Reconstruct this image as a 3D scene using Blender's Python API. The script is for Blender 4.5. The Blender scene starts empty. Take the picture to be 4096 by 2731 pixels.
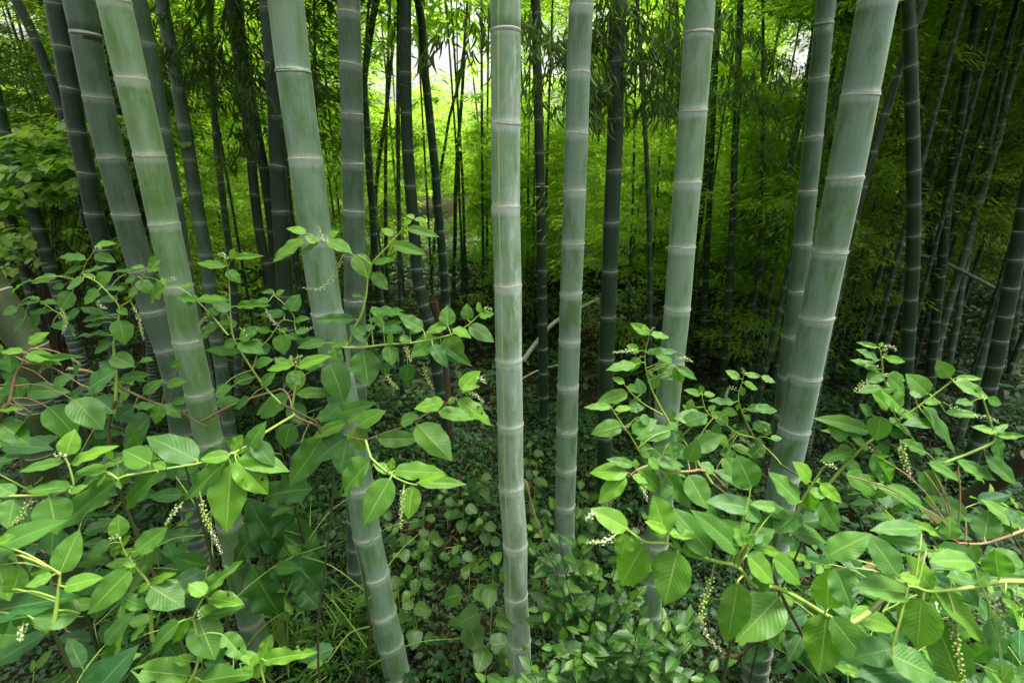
import bpy, math, random
import numpy as np
from mathutils import Vector
random.seed(7); RNG = np.random.default_rng(11)
PI = math.pi
SC = bpy.context.scene; COL = SC.collection

# ------------------------------------------------------------------ camera, world, sun, exposure
CAMZ, PITCH, LENS = 3.0, math.radians(19.2), 17.0
F = 4096 * LENS / 36.0
cam = bpy.data.cameras.new('camera'); camo = bpy.data.objects.new('camera', cam); COL.objects.link(camo)
cam.lens = LENS; cam.sensor_width = 36; cam.clip_start = 0.02; cam.clip_end = 400
camo.location = (0, 0, CAMZ); camo.rotation_euler = (PI/2 - PITCH, 0, 0)
cam.dof.use_dof = True; cam.dof.focus_distance = 2.4; cam.dof.aperture_fstop = 4.0
SC.camera = camo
SUN_EL, SUN_AZ = math.radians(72), math.radians(70)      # azimuth measured from +Y, clockwise: high, from the right and slightly beyond
w = bpy.data.worlds.new('World'); SC.world = w; w.use_nodes = True
nt = w.node_tree; bg = nt.nodes['Background']
sky = nt.nodes.new('ShaderNodeTexSky'); sky.sky_type = 'NISHITA'; sky.sun_disc = False
sky.sun_elevation = SUN_EL; sky.sun_rotation = SUN_AZ; sky.dust_density = 10; sky.air_density = 2.2; sky.ozone_density = 0.4
bw = nt.nodes.new('ShaderNodeRGBToBW'); mxs = nt.nodes.new('ShaderNodeMix'); mxs.data_type = 'RGBA'; mxs.inputs[0].default_value = 0.85
nt.links.new(sky.outputs[0], bw.inputs[0]); nt.links.new(sky.outputs[0], mxs.inputs[6]); nt.links.new(bw.outputs[0], mxs.inputs[7]); nt.links.new(mxs.outputs[2], bg.inputs[0]); bg.inputs[1].default_value = 0.15
sl = bpy.data.lights.new('sun', 'SUN'); sl.energy = 3.5; sl.angle = math.radians(16); sl.color = (1, 0.96, 0.88)
so = bpy.data.objects.new('sun', sl); COL.objects.link(so)
sd = Vector((math.sin(SUN_AZ)*math.cos(SUN_EL), math.cos(SUN_AZ)*math.cos(SUN_EL), math.sin(SUN_EL)))
so.rotation_euler = sd.to_track_quat('Z', 'Y').to_euler(); so.location = sd*30
vs = SC.view_settings; vs.view_transform = 'Standard'; vs.look = 'None'; vs.gamma = 1; vs.use_curve_mapping = False
vs.exposure = 1.66
cy = SC.cycles; cy.max_bounces = 8; cy.diffuse_bounces = 4; cy.glossy_bounces = 2; cy.transmission_bounces = 4
cy.transparent_max_bounces = 4; cy.caustics_reflective = False; cy.caustics_refractive = False
cy.use_adaptive_sampling = True; cy.adaptive_threshold = 0.02; cy.sample_clamp_indirect = 6
try:
    cy.use_denoising = True; cy.denoiser = 'OPENIMAGEDENOISE'
except Exception: pass

# ------------------------------------------------------------------ helpers
CP, SP_ = math.cos(PITCH), math.sin(PITCH)
def ray(px, py):
    a = (px-2048)/F; b = (1365.5-py)/F
    return np.array([a, CP + b*SP_, -SP_ + b*CP])
CAM = np.array([0, 0, CAMZ])
def at(px, py, Y):
    r = ray(px, py); return CAM + r*(Y/r[1])
def atd(px, py, d): return CAM + ray(px, py)*d
def project(P):                                            # world -> photo pixel, depth
    P = np.atleast_2d(P) - CAM
    d = P[:, 1]*CP - P[:, 2]*SP_; u = P[:, 1]*SP_ + P[:, 2]*CP
    dd = np.maximum(d, 1e-3)
    return 2048 + F*P[:, 0]/dd, 1365.5 - F*u/dd, d
def ground_z(x, y):
    x = np.asarray(x, float); y = np.asarray(y, float)
    bank = 0.95*(1/(1+np.exp((y-0.75)*5.0)))
    far = np.where(y > 8, (np.minimum(y, 26)-8)*0.13, 0) + np.where(y > 3, -0.06*(np.minimum(y, 8)-3), 0)
    far = far + 0.010*np.clip(np.abs(x)-3, 0, 24)**1.5
    return bank + far + 0.05*np.sin(x*1.7+y*0.8) + 0.04*np.sin(y*2.1-x*1.1)
TILE = 0.6377
def tp(r, c, x, y): return (c*1000 + x*TILE, (0, 900, 1731)[r] + y*TILE)

def new_obj(name, mesh, parent=None):
    o = bpy.data.objects.new(name, mesh); COL.objects.link(o)
    if parent is not None: o.parent = parent
    return o
def tag(o, label=None, cat=None, group=None, kind=None):
    if label: o['label'] = label
    if cat: o['category'] = cat
    if group: o['group'] = group
    if kind: o['kind'] = kind
    return o
def thing(name, label, cat, loc=(0, 0, 0), group=None):
    o = bpy.data.objects.new(name, None); COL.objects.link(o); o.location = loc
    o.empty_display_size = 0.2
    return tag(o, label, cat, group)

class MB:
    """collects vertices, faces (tri/quad) and vertex attributes, then links them as one mesh object"""
    def __init__(s): s.V = []; s.Fq = []; s.n = 0; s.M = []; s.A = {}; s.smooth = True
    def add(s, V, Fc, mat=0, **attr):
        V = np.asarray(V, float).reshape(-1, 3); Fc = np.asarray(Fc, int)
        s.V.append(V); s.Fq.append(Fc + s.n); s.M.append(np.full(len(Fc), mat)); 
        for k in set(list(attr) + list(s.A)):
            lst = s.A.setdefault(k, [])
            tot = sum(len(a) for a in lst)
            if tot < s.n:
                dim = 3 if (k in attr and np.ndim(attr[k]) == 2) or (lst and lst[0].ndim == 2) else 1
                lst.append(np.zeros((s.n-tot, 3)) if dim == 3 else np.zeros(s.n-tot))
            if k in attr: lst.append(np.asarray(attr[k], float))
            else: lst.append(np.zeros((len(V), 3)) if lst[0].ndim == 2 else np.zeros(len(V)))
        s.n += len(V)
    def build(s, name, mats, parent=None, origin=None):
        me = bpy.data.meshes.new(name)
        if s.n:
            V = np.concatenate(s.V)
            if origin is not None: V = V - np.asarray(origin)
            counts = np.concatenate([np.full(len(f), f.shape[1]) for f in s.Fq])
            loops = np.concatenate([f.ravel() for f in s.Fq])
            mi = np.concatenate(s.M)
            me.vertices.add(len(V)); me.vertices.foreach_set('co', V.astype(np.float32).ravel())
            me.loops.add(len(loops)); me.loops.foreach_set('vertex_index', loops.astype(np.int32))
            me.polygons.add(len(counts))
            st = np.concatenate([[0], np.cumsum(counts)[:-1]])
            me.polygons.foreach_set('loop_start', st.astype(np.int32))
            me.polygons.foreach_set('material_index', mi.astype(np.int32))
            for k, lst in s.A.items():
                a = np.concatenate(lst)
                if len(a) < len(V):
                    a = np.concatenate([a, np.zeros((len(V)-len(a),)+a.shape[1:])])
                if a.ndim == 2:
                    at_ = me.attributes.new(k, 'FLOAT_VECTOR', 'POINT'); at_.data.foreach_set('vector', a.astype(np.float32).ravel())
                else:
                    at_ = me.attributes.new(k, 'FLOAT', 'POINT'); at_.data.foreach_set('value', a.astype(np.float32))
            me.update(calc_edges=True)
            me.polygons.foreach_set('use_smooth', np.full(len(counts), s.smooth))
        for m in (mats if isinstance(mats, (list, tuple)) else [mats]): me.materials.append(m)
        me.update()
        return new_obj(name, me, parent)

def norm(v): 
    v = np.asarray(v, float); return v/np.maximum(np.linalg.norm(v, axis=-1, keepdims=True), 1e-9)
def smooth_path(P, n):
    P = np.asarray(P, float)
    if len(P) < 3:
        t = np.linspace(0, 1, n)[:, None]; return P[0]*(1-t)+P[-1]*t
    Q = np.vstack([2*P[0]-P[1], P, 2*P[-1]-P[-2]]); out = []
    L = np.concatenate([[0], np.cumsum(np.linalg.norm(np.diff(P, axis=0), axis=1))]); L = L/max(L[-1], 1e-9)
    for t in np.linspace(0, 1, n):
        i = min(max(int(np.searchsorted(L, t, side='right'))-1, 0), len(P)-2)
        u = (t-L[i])/max(L[i+1]-L[i], 1e-9)
        a, b, c, d = Q[i], Q[i+1], Q[i+2], Q[i+3]
        out.append(0.5*((2*b)+(c-a)*u+(2*a-5*b+4*c-d)*u*u+(3*b-a-3*c+d)*u**3))
    return np.array(out)
def frames(P):
    T = norm(np.gradient(P, axis=0)); ref = np.array([1.0, 0.02, 0.0])
    if abs(T[0][0]) > 0.8: ref = np.array([0, 0, 1.0])
    U = norm(ref - (T@ref)[:, None]*T); W = np.cross(T, U); return T, U, W
def tube(mb, P, R, seg=6, mat=0, **attr):
    P = np.asarray(P, float); n = len(P); R = np.broadcast_to(np.asarray(R, float), (n,))
    T, U, W = frames(P); th = np.linspace(0, 2*PI, seg, endpoint=False)
    V = P[:, None]+R[:, None, None]*(np.cos(th)[None, :, None]*U[:, None]+np.sin(th)[None, :, None]*W[:, None])
    V = V.reshape(-1, 3)
    i = np.arange(n-1)[:, None]*seg; j = np.arange(seg)[None]; k = (j+1) % seg
    Fc = np.stack([i+j, i+k, i+seg+k, i+seg+j], -1).reshape(-1, 4)
    at_ = {k2: np.repeat(np.broadcast_to(v, (n,)), seg) for k2, v in attr.items()}
    mb.add(V, Fc, mat, **at_)
    mb.add(V[-seg:], [list(range(seg))], mat, **{k2: v[-seg:] for k2, v in at_.items()})

# ------------------------------------------------------------------ materials
class NT:
    def __init__(s, name):
        s.m = bpy.data.materials.new(name); s.m.use_nodes = True; s.t = s.m.node_tree; s.t.nodes.clear()
        s.out = s.t.nodes.new('ShaderNodeOutputMaterial')
    def n(s, typ, inp=None, **props):
        nd = s.t.nodes.new(typ)
        for k, v in props.items(): setattr(nd, k, v)
        for k, v in (inp or {}).items():
            if isinstance(v, bpy.types.NodeSocket): s.t.links.new(v, nd.inputs[k])
            else: nd.inputs[k].default_value = v
        return nd
    def attr(s, name, sock='Fac'): return s.n('ShaderNodeAttribute', attribute_name=name).outputs[sock]
    def math(s, op, a, b=0.0, c=0.0, clamp=False):
        nd = s.n('ShaderNodeMath', operation=op, use_clamp=clamp)
        for i, v in enumerate((a, b, c)):
            if isinstance(v, bpy.types.NodeSocket): s.t.links.new(v, nd.inputs[i])
            else: nd.inputs[i].default_value = v
        return nd.outputs[0]
    def mix(s, f, a, b):
        nd = s.n('ShaderNodeMix', data_type='RGBA')
        for i, v in ((0, f), (6, a), (7, b)):
            if isinstance(v, bpy.types.NodeSocket): s.t.links.new(v, nd.inputs[i])
            else: nd.inputs[i].default_value = v if i == 0 or len(v) == 4 else (*v, 1)
        return nd.outputs[2]
    def noise(s, vec=None, scale=5, detail=3, rough=0.55, out=0):
        d = {'Scale': scale, 'Detail': detail, 'Roughness': rough}
        if vec is not None: d['Vector'] = vec
        return s.n('ShaderNodeTexNoise', d).outputs[out]
    def ramp(s, f, a, b): return s.n('ShaderNodeMapRange', {'Value': f, 'From Min': a, 'From Max': b}, clamp=True).outputs[0]
    def vmul(s, v, k): return s.n('ShaderNodeVectorMath', {0: v, 1: k}, operation='MULTIPLY').outputs[0]
    def finish(s, sh): s.t.links.new(sh, s.out.inputs[0]); return s.m

ALB = 0.84
def leaf_mat(name, mature, young, trans=0.4, tcol=(0.25, 0.55, 0.03), rough=0.42, spec=0.5, veins=True, bump=0.25):
    mature, young, tcol = (tuple(c*ALB for c in q) for q in (mature, young, tcol))
    k = NT(name); tone = k.attr('tone'); uv = k.attr('luv', 'Vector')
    sep = k.n('ShaderNodeSeparateXYZ', {0: uv}); u, v = sep.outputs[0], sep.outputs[1]   # u: -1..1 across, v: 0..1 along
    geo = k.n('ShaderNodeNewGeometry'); pos = geo.outputs['Position']
    col = k.mix(tone, mature, young)
    nz = k.noise(pos, 9, 3)
    col = k.mix(k.ramp(nz, 0.35, 0.75), col, k.mix(0.45, col, tuple(c*0.55 for c in mature)))
    sh_in = {'Roughness': rough, 'Specular IOR Level': spec}
    tr = k.mix(tone, tcol, tuple(min(1, c*1.25) for c in tcol))
    if veins:
        au = k.math('ABSOLUTE', u)
        mid = k.ramp(au, 0.05, 0.012)
        ph = k.math('ADD', k.math('MULTIPLY', v, 11.0), k.math('MULTIPLY', au, -3.2))
        fr = k.math('ABSOLUTE', k.math('SUBTRACT', k.math('FRACT', ph), 0.5))
        lat = k.math('MULTIPLY', k.ramp(fr, 0.075, 0.0), k.ramp(au, 1.0, 0.4))
        vv = k.math('MAXIMUM', mid, k.math('MULTIPLY', lat, 0.28))
        col = k.mix(k.math('MULTIPLY', vv, 0.6), col, k.mix(tone, (0.22, 0.36, 0.09), (0.45, 0.62, 0.14)))
        h = k.math('ADD', k.math('MULTIPLY', k.math('ABSOLUTE', k.math('SUBTRACT', k.math('FRACT', ph), 0.5)), 0.8), k.math('MULTIPLY', mid, -0.9))
        h = k.math('ADD', h, k.math('MULTIPLY', k.noise(pos, 60, 3), 0.35))
        sh_in['Normal'] = k.n('ShaderNodeBump', {'Strength': bump, 'Distance': 0.004, 'Height': h}).outputs[0]
        tr = k.mix(k.math('MULTIPLY', vv, 0.4), tr, (0.5, 0.75, 0.1))
        rs = k.ramp(k.noise(pos, 25, 2), 0.3, 0.7)
        sh_in['Roughness'] = k.math('ADD', rough-0.06, k.math('MULTIPLY', rs, 0.16))
    # pale dust specks
        br = k.ramp(k.noise(pos, 38, 4, 0.7), 0.70, 0.735)
        col = k.mix(k.math('MULTIPLY', br, 0.75), col, (0.16, 0.11, 0.03))
        sp = k.ramp(k.noise(pos, 240, 1), 0.74, 0.78)
        col = k.mix(k.math('MULTIPLY', sp, 0.35), col, (0.4, 0.5, 0.25))
    sh_in['Base Color'] = col
    p = k.n('ShaderNodeBsdfPrincipled', sh_in)
    t = k.n('ShaderNodeBsdfTranslucent', {'Color': tr})
    return k.finish(k.n('ShaderNodeMixShader', {0: trans, 1: p.outputs[0], 2: t.outputs[0]}).outputs[0])

def culm_mat(name, base, green, wax, blotch=0.35, band=1.0, stripe=False, rough=0.5):
    """base waxy colour, green where the wax is rubbed off, white wax bloom below each node"""
    base, green, wax = (tuple(c*ALB for c in q) for q in (base, green, wax))
    k = NT(name); cyl = k.attr('cyl', 'Vector'); dn = k.attr('dn'); up = k.attr('upn'); tone = k.attr('tone')
    st = k.noise(k.vmul(cyl, (220, 220, 3.0)), 1.0, 4, 0.6)
    st2 = k.noise(k.vmul(cyl, (70, 70, 1.2)), 1.0, 3, 0.6)
    bl = k.noise(k.vmul(cyl, (16, 16, 4.5)), 1.0, 5, 0.62)
    bl2 = k.noise(k.vmul(cyl, (45, 45, 14)), 1.0, 4, 0.7)
    c = k.mix(k.ramp(bl, 0.60-blotch*0.5, 0.64), base, green)
    c = k.mix(k.math('MULTIPLY', k.ramp(st2, 0.45, 0.7), 0.28), c, green)
    c = k.mix(k.math('MULTIPLY', k.ramp(st, 0.5, 0.85), 0.16), c, wax)
    c = k.mix(k.math('MULTIPLY', k.ramp(bl2, 0.6, 0.75), 0.18*band), c, wax)
    edge = k.math('ADD', dn, k.math('MULTIPLY', k.math('SUBTRACT', st, 0.5), 0.035))
    bandf = k.ramp(edge, 0.036, 0.007)
    c = k.mix(k.math('MULTIPLY', bandf, 0.78*band), c, wax)
    c = k.mix(k.math('MULTIPLY', k.ramp(up, 0.09, 0.0), 0.28*band), c, wax)
    scratch = k.ramp(k.noise(k.vmul(cyl, (300, 300, 10)), 1.0, 2, 0.5), 0.70, 0.76)
    c = k.mix(k.math('MULTIPLY', scratch, 0.5), c, tuple(x*0.3 for x in green))
    if stripe:
        a = k.math('ABSOLUTE', k.math('SUBTRACT', k.attr('ang'), 0.16))
        c = k.mix(k.math('MULTIPLY', k.ramp(a, 0.020, 0.009), 0.8), c, (0.45, 0.48, 0.16))
        patch = k.math('MULTIPLY', k.ramp(k.noise(k.vmul(cyl, (30, 30, 5)), 1.0, 6, 0.75), 0.50, 0.64), k.ramp(k.attr('ang'), 0.0, -0.14))
        c = k.mix(k.math('MULTIPLY', patch, 0.5), c, (0.60, 0.67, 0.63))
    sp = k.ramp(k.noise(k.vmul(cyl, (160, 160, 160)), 1.0, 1, 0.5), 0.75, 0.79)
    c = k.mix(k.math('MULTIPLY', sp, 0.5), c, (0.03, 0.04, 0.02))
    c = k.mix(tone, c, tuple(x*0.6 for x in green))
    bump = k.n('ShaderNodeBump', {'Strength': 0.25, 'Distance': 0.002, 'Height': k.math('ADD', st, k.math('MULTIPLY', bl2, 0.5))}).outputs[0]
    p = k.n('ShaderNodeBsdfPrincipled', {'Base Color': c, 'Roughness': rough, 'Specular IOR Level': 0.35, 'Normal': bump, 'Sheen Weight': 0.14*band, 'Sheen Roughness': 0.35})
    return k.finish(p.outputs[0])
def plain(name, col, col2=None, rough=0.7, scale=30, bump=0.3, vec=None, spec=0.3):
    k = NT(name); g = k.n('ShaderNodeNewGeometry').outputs['Position']
    if vec: g = k.vmul(g, vec)
    nz = k.noise(g, scale, 4, 0.6)
    c = k.mix(k.ramp(nz, 0.3, 0.7), col, col2 or tuple(x*0.6 for x in col))
    b = k.n('ShaderNodeBump', {'Strength': bump, 'Distance': 0.005, 'Height': nz}).outputs[0]
    return k.finish(k.n('ShaderNodeBsdfPrincipled', {'Base Color': c, 'Roughness': rough, 'Specular IOR Level': spec, 'Normal': b}).outputs[0])

M_POKE = leaf_mat('pokeweed_leaf', (0.029, 0.122, 0.030), (0.16, 0.36, 0.018), trans=0.40, tcol=(0.15, 0.46, 0.02), rough=0.46, spec=0.32)
M_BAMLEAF = leaf_mat('bamboo_leaf', (0.09, 0.19, 0.02), (0.26, 0.42, 0.05), trans=0.6, tcol=(0.46, 0.73, 0.05), veins=False, rough=0.5, spec=0.3)
M_BAMSHADE = leaf_mat('bamboo_leaf_shaded', (0.035, 0.085, 0.015), (0.08, 0.15, 0.015), trans=0.4, tcol=(0.16, 0.30, 0.012), veins=False, rough=0.5, spec=0.3)  # darker copy of the bamboo leaf, shade of silhouetted sprays put into the colour
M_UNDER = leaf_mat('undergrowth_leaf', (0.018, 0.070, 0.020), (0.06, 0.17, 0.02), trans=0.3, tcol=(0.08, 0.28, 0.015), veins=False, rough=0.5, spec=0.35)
M_SHRUB = leaf_mat('shrub_leaf', (0.03, 0.11, 0.018), (0.11, 0.25, 0.02), trans=0.33, tcol=(0.16, 0.42, 0.03), rough=0.42, spec=0.45, bump=0.15)
M_BROAD = leaf_mat('broadleaf_leaf', (0.18, 0.36, 0.06), (0.32, 0.52, 0.10), trans=0.4, tcol=(0.45, 0.75, 0.05), rough=0.35, spec=0.6, veins=False)
C_WAX = culm_mat('culm_pale_waxy', (0.195, 0.305, 0.20), (0.09, 0.19, 0.055), (0.46, 0.56, 0.49))
C_CENTRE = culm_mat('culm_centre_waxy', (0.29, 0.405, 0.29), (0.135, 0.25, 0.095), (0.60, 0.68, 0.63), stripe=True)
C_LEFT = culm_mat('culm_pale_yellowish', (0.195, 0.31, 0.165), (0.095, 0.205, 0.045), (0.47, 0.57, 0.46), blotch=0.42)
C_BLUE = culm_mat('culm_pale_bluish', (0.155, 0.245, 0.175), (0.075, 0.15, 0.04), (0.40, 0.49, 0.44), blotch=0.25)
C_GREY = culm_mat('culm_pale_grey', (0.17, 0.26, 0.175), (0.085, 0.165, 0.065), (0.44, 0.52, 0.46), blotch=0.2)
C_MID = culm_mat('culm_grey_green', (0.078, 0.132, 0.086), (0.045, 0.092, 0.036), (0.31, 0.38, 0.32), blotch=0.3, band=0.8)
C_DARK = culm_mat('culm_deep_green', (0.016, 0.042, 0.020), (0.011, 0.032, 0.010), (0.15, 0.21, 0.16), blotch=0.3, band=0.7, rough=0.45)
C_OLIVE = culm_mat('culm_olive', (0.055, 0.080, 0.025), (0.03, 0.055, 0.015), (0.20, 0.23, 0.17), blotch=0.4, band=0.4)
M_RING = plain('node_ring_tan', (0.50, 0.49, 0.40), (0.28, 0.24, 0.16), rough=0.8, scale=120)
M_RINGD = plain('node_ring_pale', (0.34, 0.38, 0.32), (0.20, 0.22, 0.17), rough=0.8, scale=120)
M_STEM = plain('stem_green', (0.17, 0.30, 0.05), (0.24, 0.32, 0.06), rough=0.45, scale=18, bump=0.1)
M_STEMP = plain('stem_pinkish', (0.19, 0.20, 0.07), (0.22, 0.11, 0.07), rough=0.5, scale=14, bump=0.1)
M_STEMDK = plain('stem_dark', (0.045, 0.075, 0.02), (0.06, 0.045, 0.02), rough=0.6, scale=14, bump=0.1)
M_TWIG = plain('twig_brown', (0.06, 0.05, 0.025), (0.03, 0.025, 0.015), rough=0.8, scale=60)
M_PETAL = plain('flower_white', (0.62, 0.66, 0.52), (0.48, 0.55, 0.36), rough=0.6, scale=90, bump=0.0)
M_BERRY = plain('berry_green', (0.20, 0.38, 0.05), (0.30, 0.42, 0.10), rough=0.4, scale=90, bump=0.0)
M_DEAD = plain('dead_wood', (0.22, 0.15, 0.08), (0.08, 0.05, 0.03), rough=0.85, scale=12, vec=(1, 1, 0.3))
M_STUMP = plain('stump_wood', (0.10, 0.065, 0.035), (0.04, 0.025, 0.015), rough=0.9, scale=12, vec=(1, 1, 0.3))
M_DEADPALE = plain('dead_culm_pale', (0.30, 0.34, 0.27), (0.18, 0.20, 0.14), rough=0.6, scale=20)
M_LITTER = leaf_mat('dry_leaf', (0.16, 0.09, 0.04), (0.34, 0.24, 0.12), trans=0.1, tcol=(0.3, 0.2, 0.06), veins=False, rough=0.8, spec=0.1)
def soil():
    k = NT('forest_soil'); g = k.n('ShaderNodeNewGeometry').outputs['Position']
    a = k.noise(g, 1.3, 5, 0.6); b = k.noise(g, 22, 5, 0.7); v = k.n('ShaderNodeTexVoronoi', {'Vector': k.vmul(g, (1, 1, 0.3)), 'Scale': 34.0})
    c = k.mix(k.ramp(b, 0.35, 0.7), (0.008, 0.007, 0.004), (0.030, 0.021, 0.012))
    c = k.mix(k.math('MULTIPLY', k.ramp(v.outputs['Color'], 0.55, 0.8), 0.5), c, (0.05, 0.036, 0.02))
    c = k.mix(k.math('MULTIPLY', k.ramp(a, 0.42, 0.62), 0.6), c, (0.015, 0.035, 0.010))
    bp = k.n('ShaderNodeBump', {'Strength': 0.9, 'Distance': 0.03, 'Height': k.math('ADD', b, v.outputs['Distance'])}).outputs[0]
    return k.finish(k.n('ShaderNodeBsdfPrincipled', {'Base Color': c, 'Roughness': 0.95, 'Specular IOR Level': 0.1, 'Normal': bp}).outputs[0])
M_SOIL = soil()

# ------------------------------------------------------------------ ground
def make_ground():
    xs = np.concatenate([np.linspace(-90, -14, 20), np.linspace(-13, 13, 105), np.linspace(14, 90, 20)])
    ys = np.concatenate([np.linspace(-40, -3, 12), np.linspace(-2.5, 16, 110), np.linspace(17, 110, 30)])
    X, Y = np.meshgrid(xs, ys); Z = ground_z(X, Y) + 0.03*np.sin(X*5.1)*np.sin(Y*4.3)
    V = np.stack([X, Y, Z], -1).reshape(-1, 3); nx = len(xs); i = np.arange(len(ys)-1)[:, None]*nx; j = np.arange(nx-1)[None]
    Fc = np.stack([i+j, i+j+1, i+nx+j+1, i+nx+j], -1).reshape(-1, 4)
    mb = MB(); mb.add(V, Fc); o = mb.build('ground', M_SOIL)
    tag(o, kind='structure', label='dark forest floor of soil and leaf litter under the bamboo')
make_ground()

# ------------------------------------------------------------------ leaf templates
def blade(kind='poke', nl=9, nw=4, bend=0.18, fold=0.10, ripple=0.0, seed=0):
    """leaf blade along +X (length 1), width along Y (full width 1), normal +Z"""
    s = np.linspace(0, 1, nl+1); u = np.linspace(-1, 1, 2*(nw//2)+1)
    if kind == 'poke': h = (s**0.55)*((1-s)**0.90)*np.where(s > 0.78, 1-1.7*np.maximum(s-0.78, 0)*(1-np.maximum(s-0.78, 0)), 1)
    elif kind == 'oval': h = (s**0.6)*((1-s)**0.6)
    elif kind == 'heart': h = (np.clip(s+0.02, 0, 1)**0.36)*((1-s)**0.75)
    else: h = (s**0.5)*((1-s)**1.0)
    h = h/h.max()*0.5; h[0] = 0.012 if kind != 'heart' else 0.12; h[-1] = 0.0
    rs = np.random.default_rng(seed)
    S, U = np.meshgrid(s, u, indexing='ij')
    H = h[:, None]*np.ones_like(U)
    X = S.copy(); Y = U*H
    if kind == 'heart': X = X - 0.13*np.abs(U)*(1-S)**4
    Z = -bend*S**2 + fold*np.abs(U)*H*1.6 - 0.30*fold*(U**2)*H*2
    if ripple: Z = Z + ripple*np.sin(S*11*PI*0.5+np.sign(U)*1.3+rs.uniform(0, 6))*np.abs(U)**1.5*H*2
    V = np.stack([X, Y, Z], -1).reshape(-1, 3)
    n = len(u); i = np.arange(nl)[:, None]*n; j = np.arange(n-1)[None]
    Fc = np.stack([i+j, i+n+j, i+n+j+1, i+j+1], -1).reshape(-1, 4)
    uv = np.stack([U.ravel(), S.ravel(), np.zeros(U.size)], -1)
    return V, Fc, uv
def put_leaves(mb, tpl, base, ax, nrm, L, W, tone, mat=0):
    """vectorised: many leaves from one template"""
    V, Fc, uv = tpl; base = np.atleast_2d(base); n = len(base)
    if n == 0: return
    ax = norm(np.atleast_2d(ax)); nrm = np.atleast_2d(nrm); nrm = norm(nrm-(nrm*ax).sum(1, keepdims=True)*ax)
    side = np.cross(nrm, ax); L = np.broadcast_to(L, (n,)).astype(float); W = np.broadcast_to(W, (n,)).astype(float)
    P = base[:, None] + V[None, :, 0:1]*ax[:, None]*L[:, None, None] + V[None, :, 1:2]*side[:, None]*W[:, None, None] + V[None, :, 2:3]*nrm[:, None]*L[:, None, None]
    m = len(V); FF = (Fc[None]+(np.arange(n)*m)[:, None, None]).reshape(-1, Fc.shape[1])
    mb.add(P.reshape(-1, 3), FF, mat, tone=np.repeat(np.broadcast_to(tone, (n,)), m), luv=np.tile(uv, (n, 1)))
POKE = [blade('poke', 12, 8, bend=b, fold=f, ripple=r, seed=i) for i, (b, f, r) in enumerate([(0.10, 0.08, 0.02), (0.18, 0.05, 0.035), (0.05, 0.12, 0.025), (0.24, 0.08, 0.02), (-0.05, 0.09, 0.04)])]
POKE_LO = [blade('poke', 6, 4, bend=b, fold=f, ripple=0.03, seed=i) for i, (b, f) in enumerate([(0.15, 0.18), (0.25, 0.10), (0.05, 0.22)])]
OVAL = [blade('oval', 7, 4, bend=0.12, fold=0.14), blade('oval', 7, 4, bend=0.22, fold=0.08)]
HEART = [blade('heart', 8, 4, bend=0.12, fold=0.10, ripple=0.03), blade('heart', 8, 4, bend=0.25, fold=0.16, ripple=0.03)]
OV_LO = blade('oval', 3, 2, bend=0.12, fold=0.14); HEART_LO = blade('heart', 4, 2, bend=0.15, fold=0.12)
GRASS = blade('grass', 5, 2, bend=0.35, fold=0.2)
KITE = (np.array([[0, 0, 0], [0.38, 0.5, 0.0], [1, 0, -0.12], [0.38, -0.5, 0.0]]), np.array([[0, 3, 2, 1]]), np.array([[0, 0, 0], [1, .4, 0], [0, 1, 0], [-1, .4, 0]], float))

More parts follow.
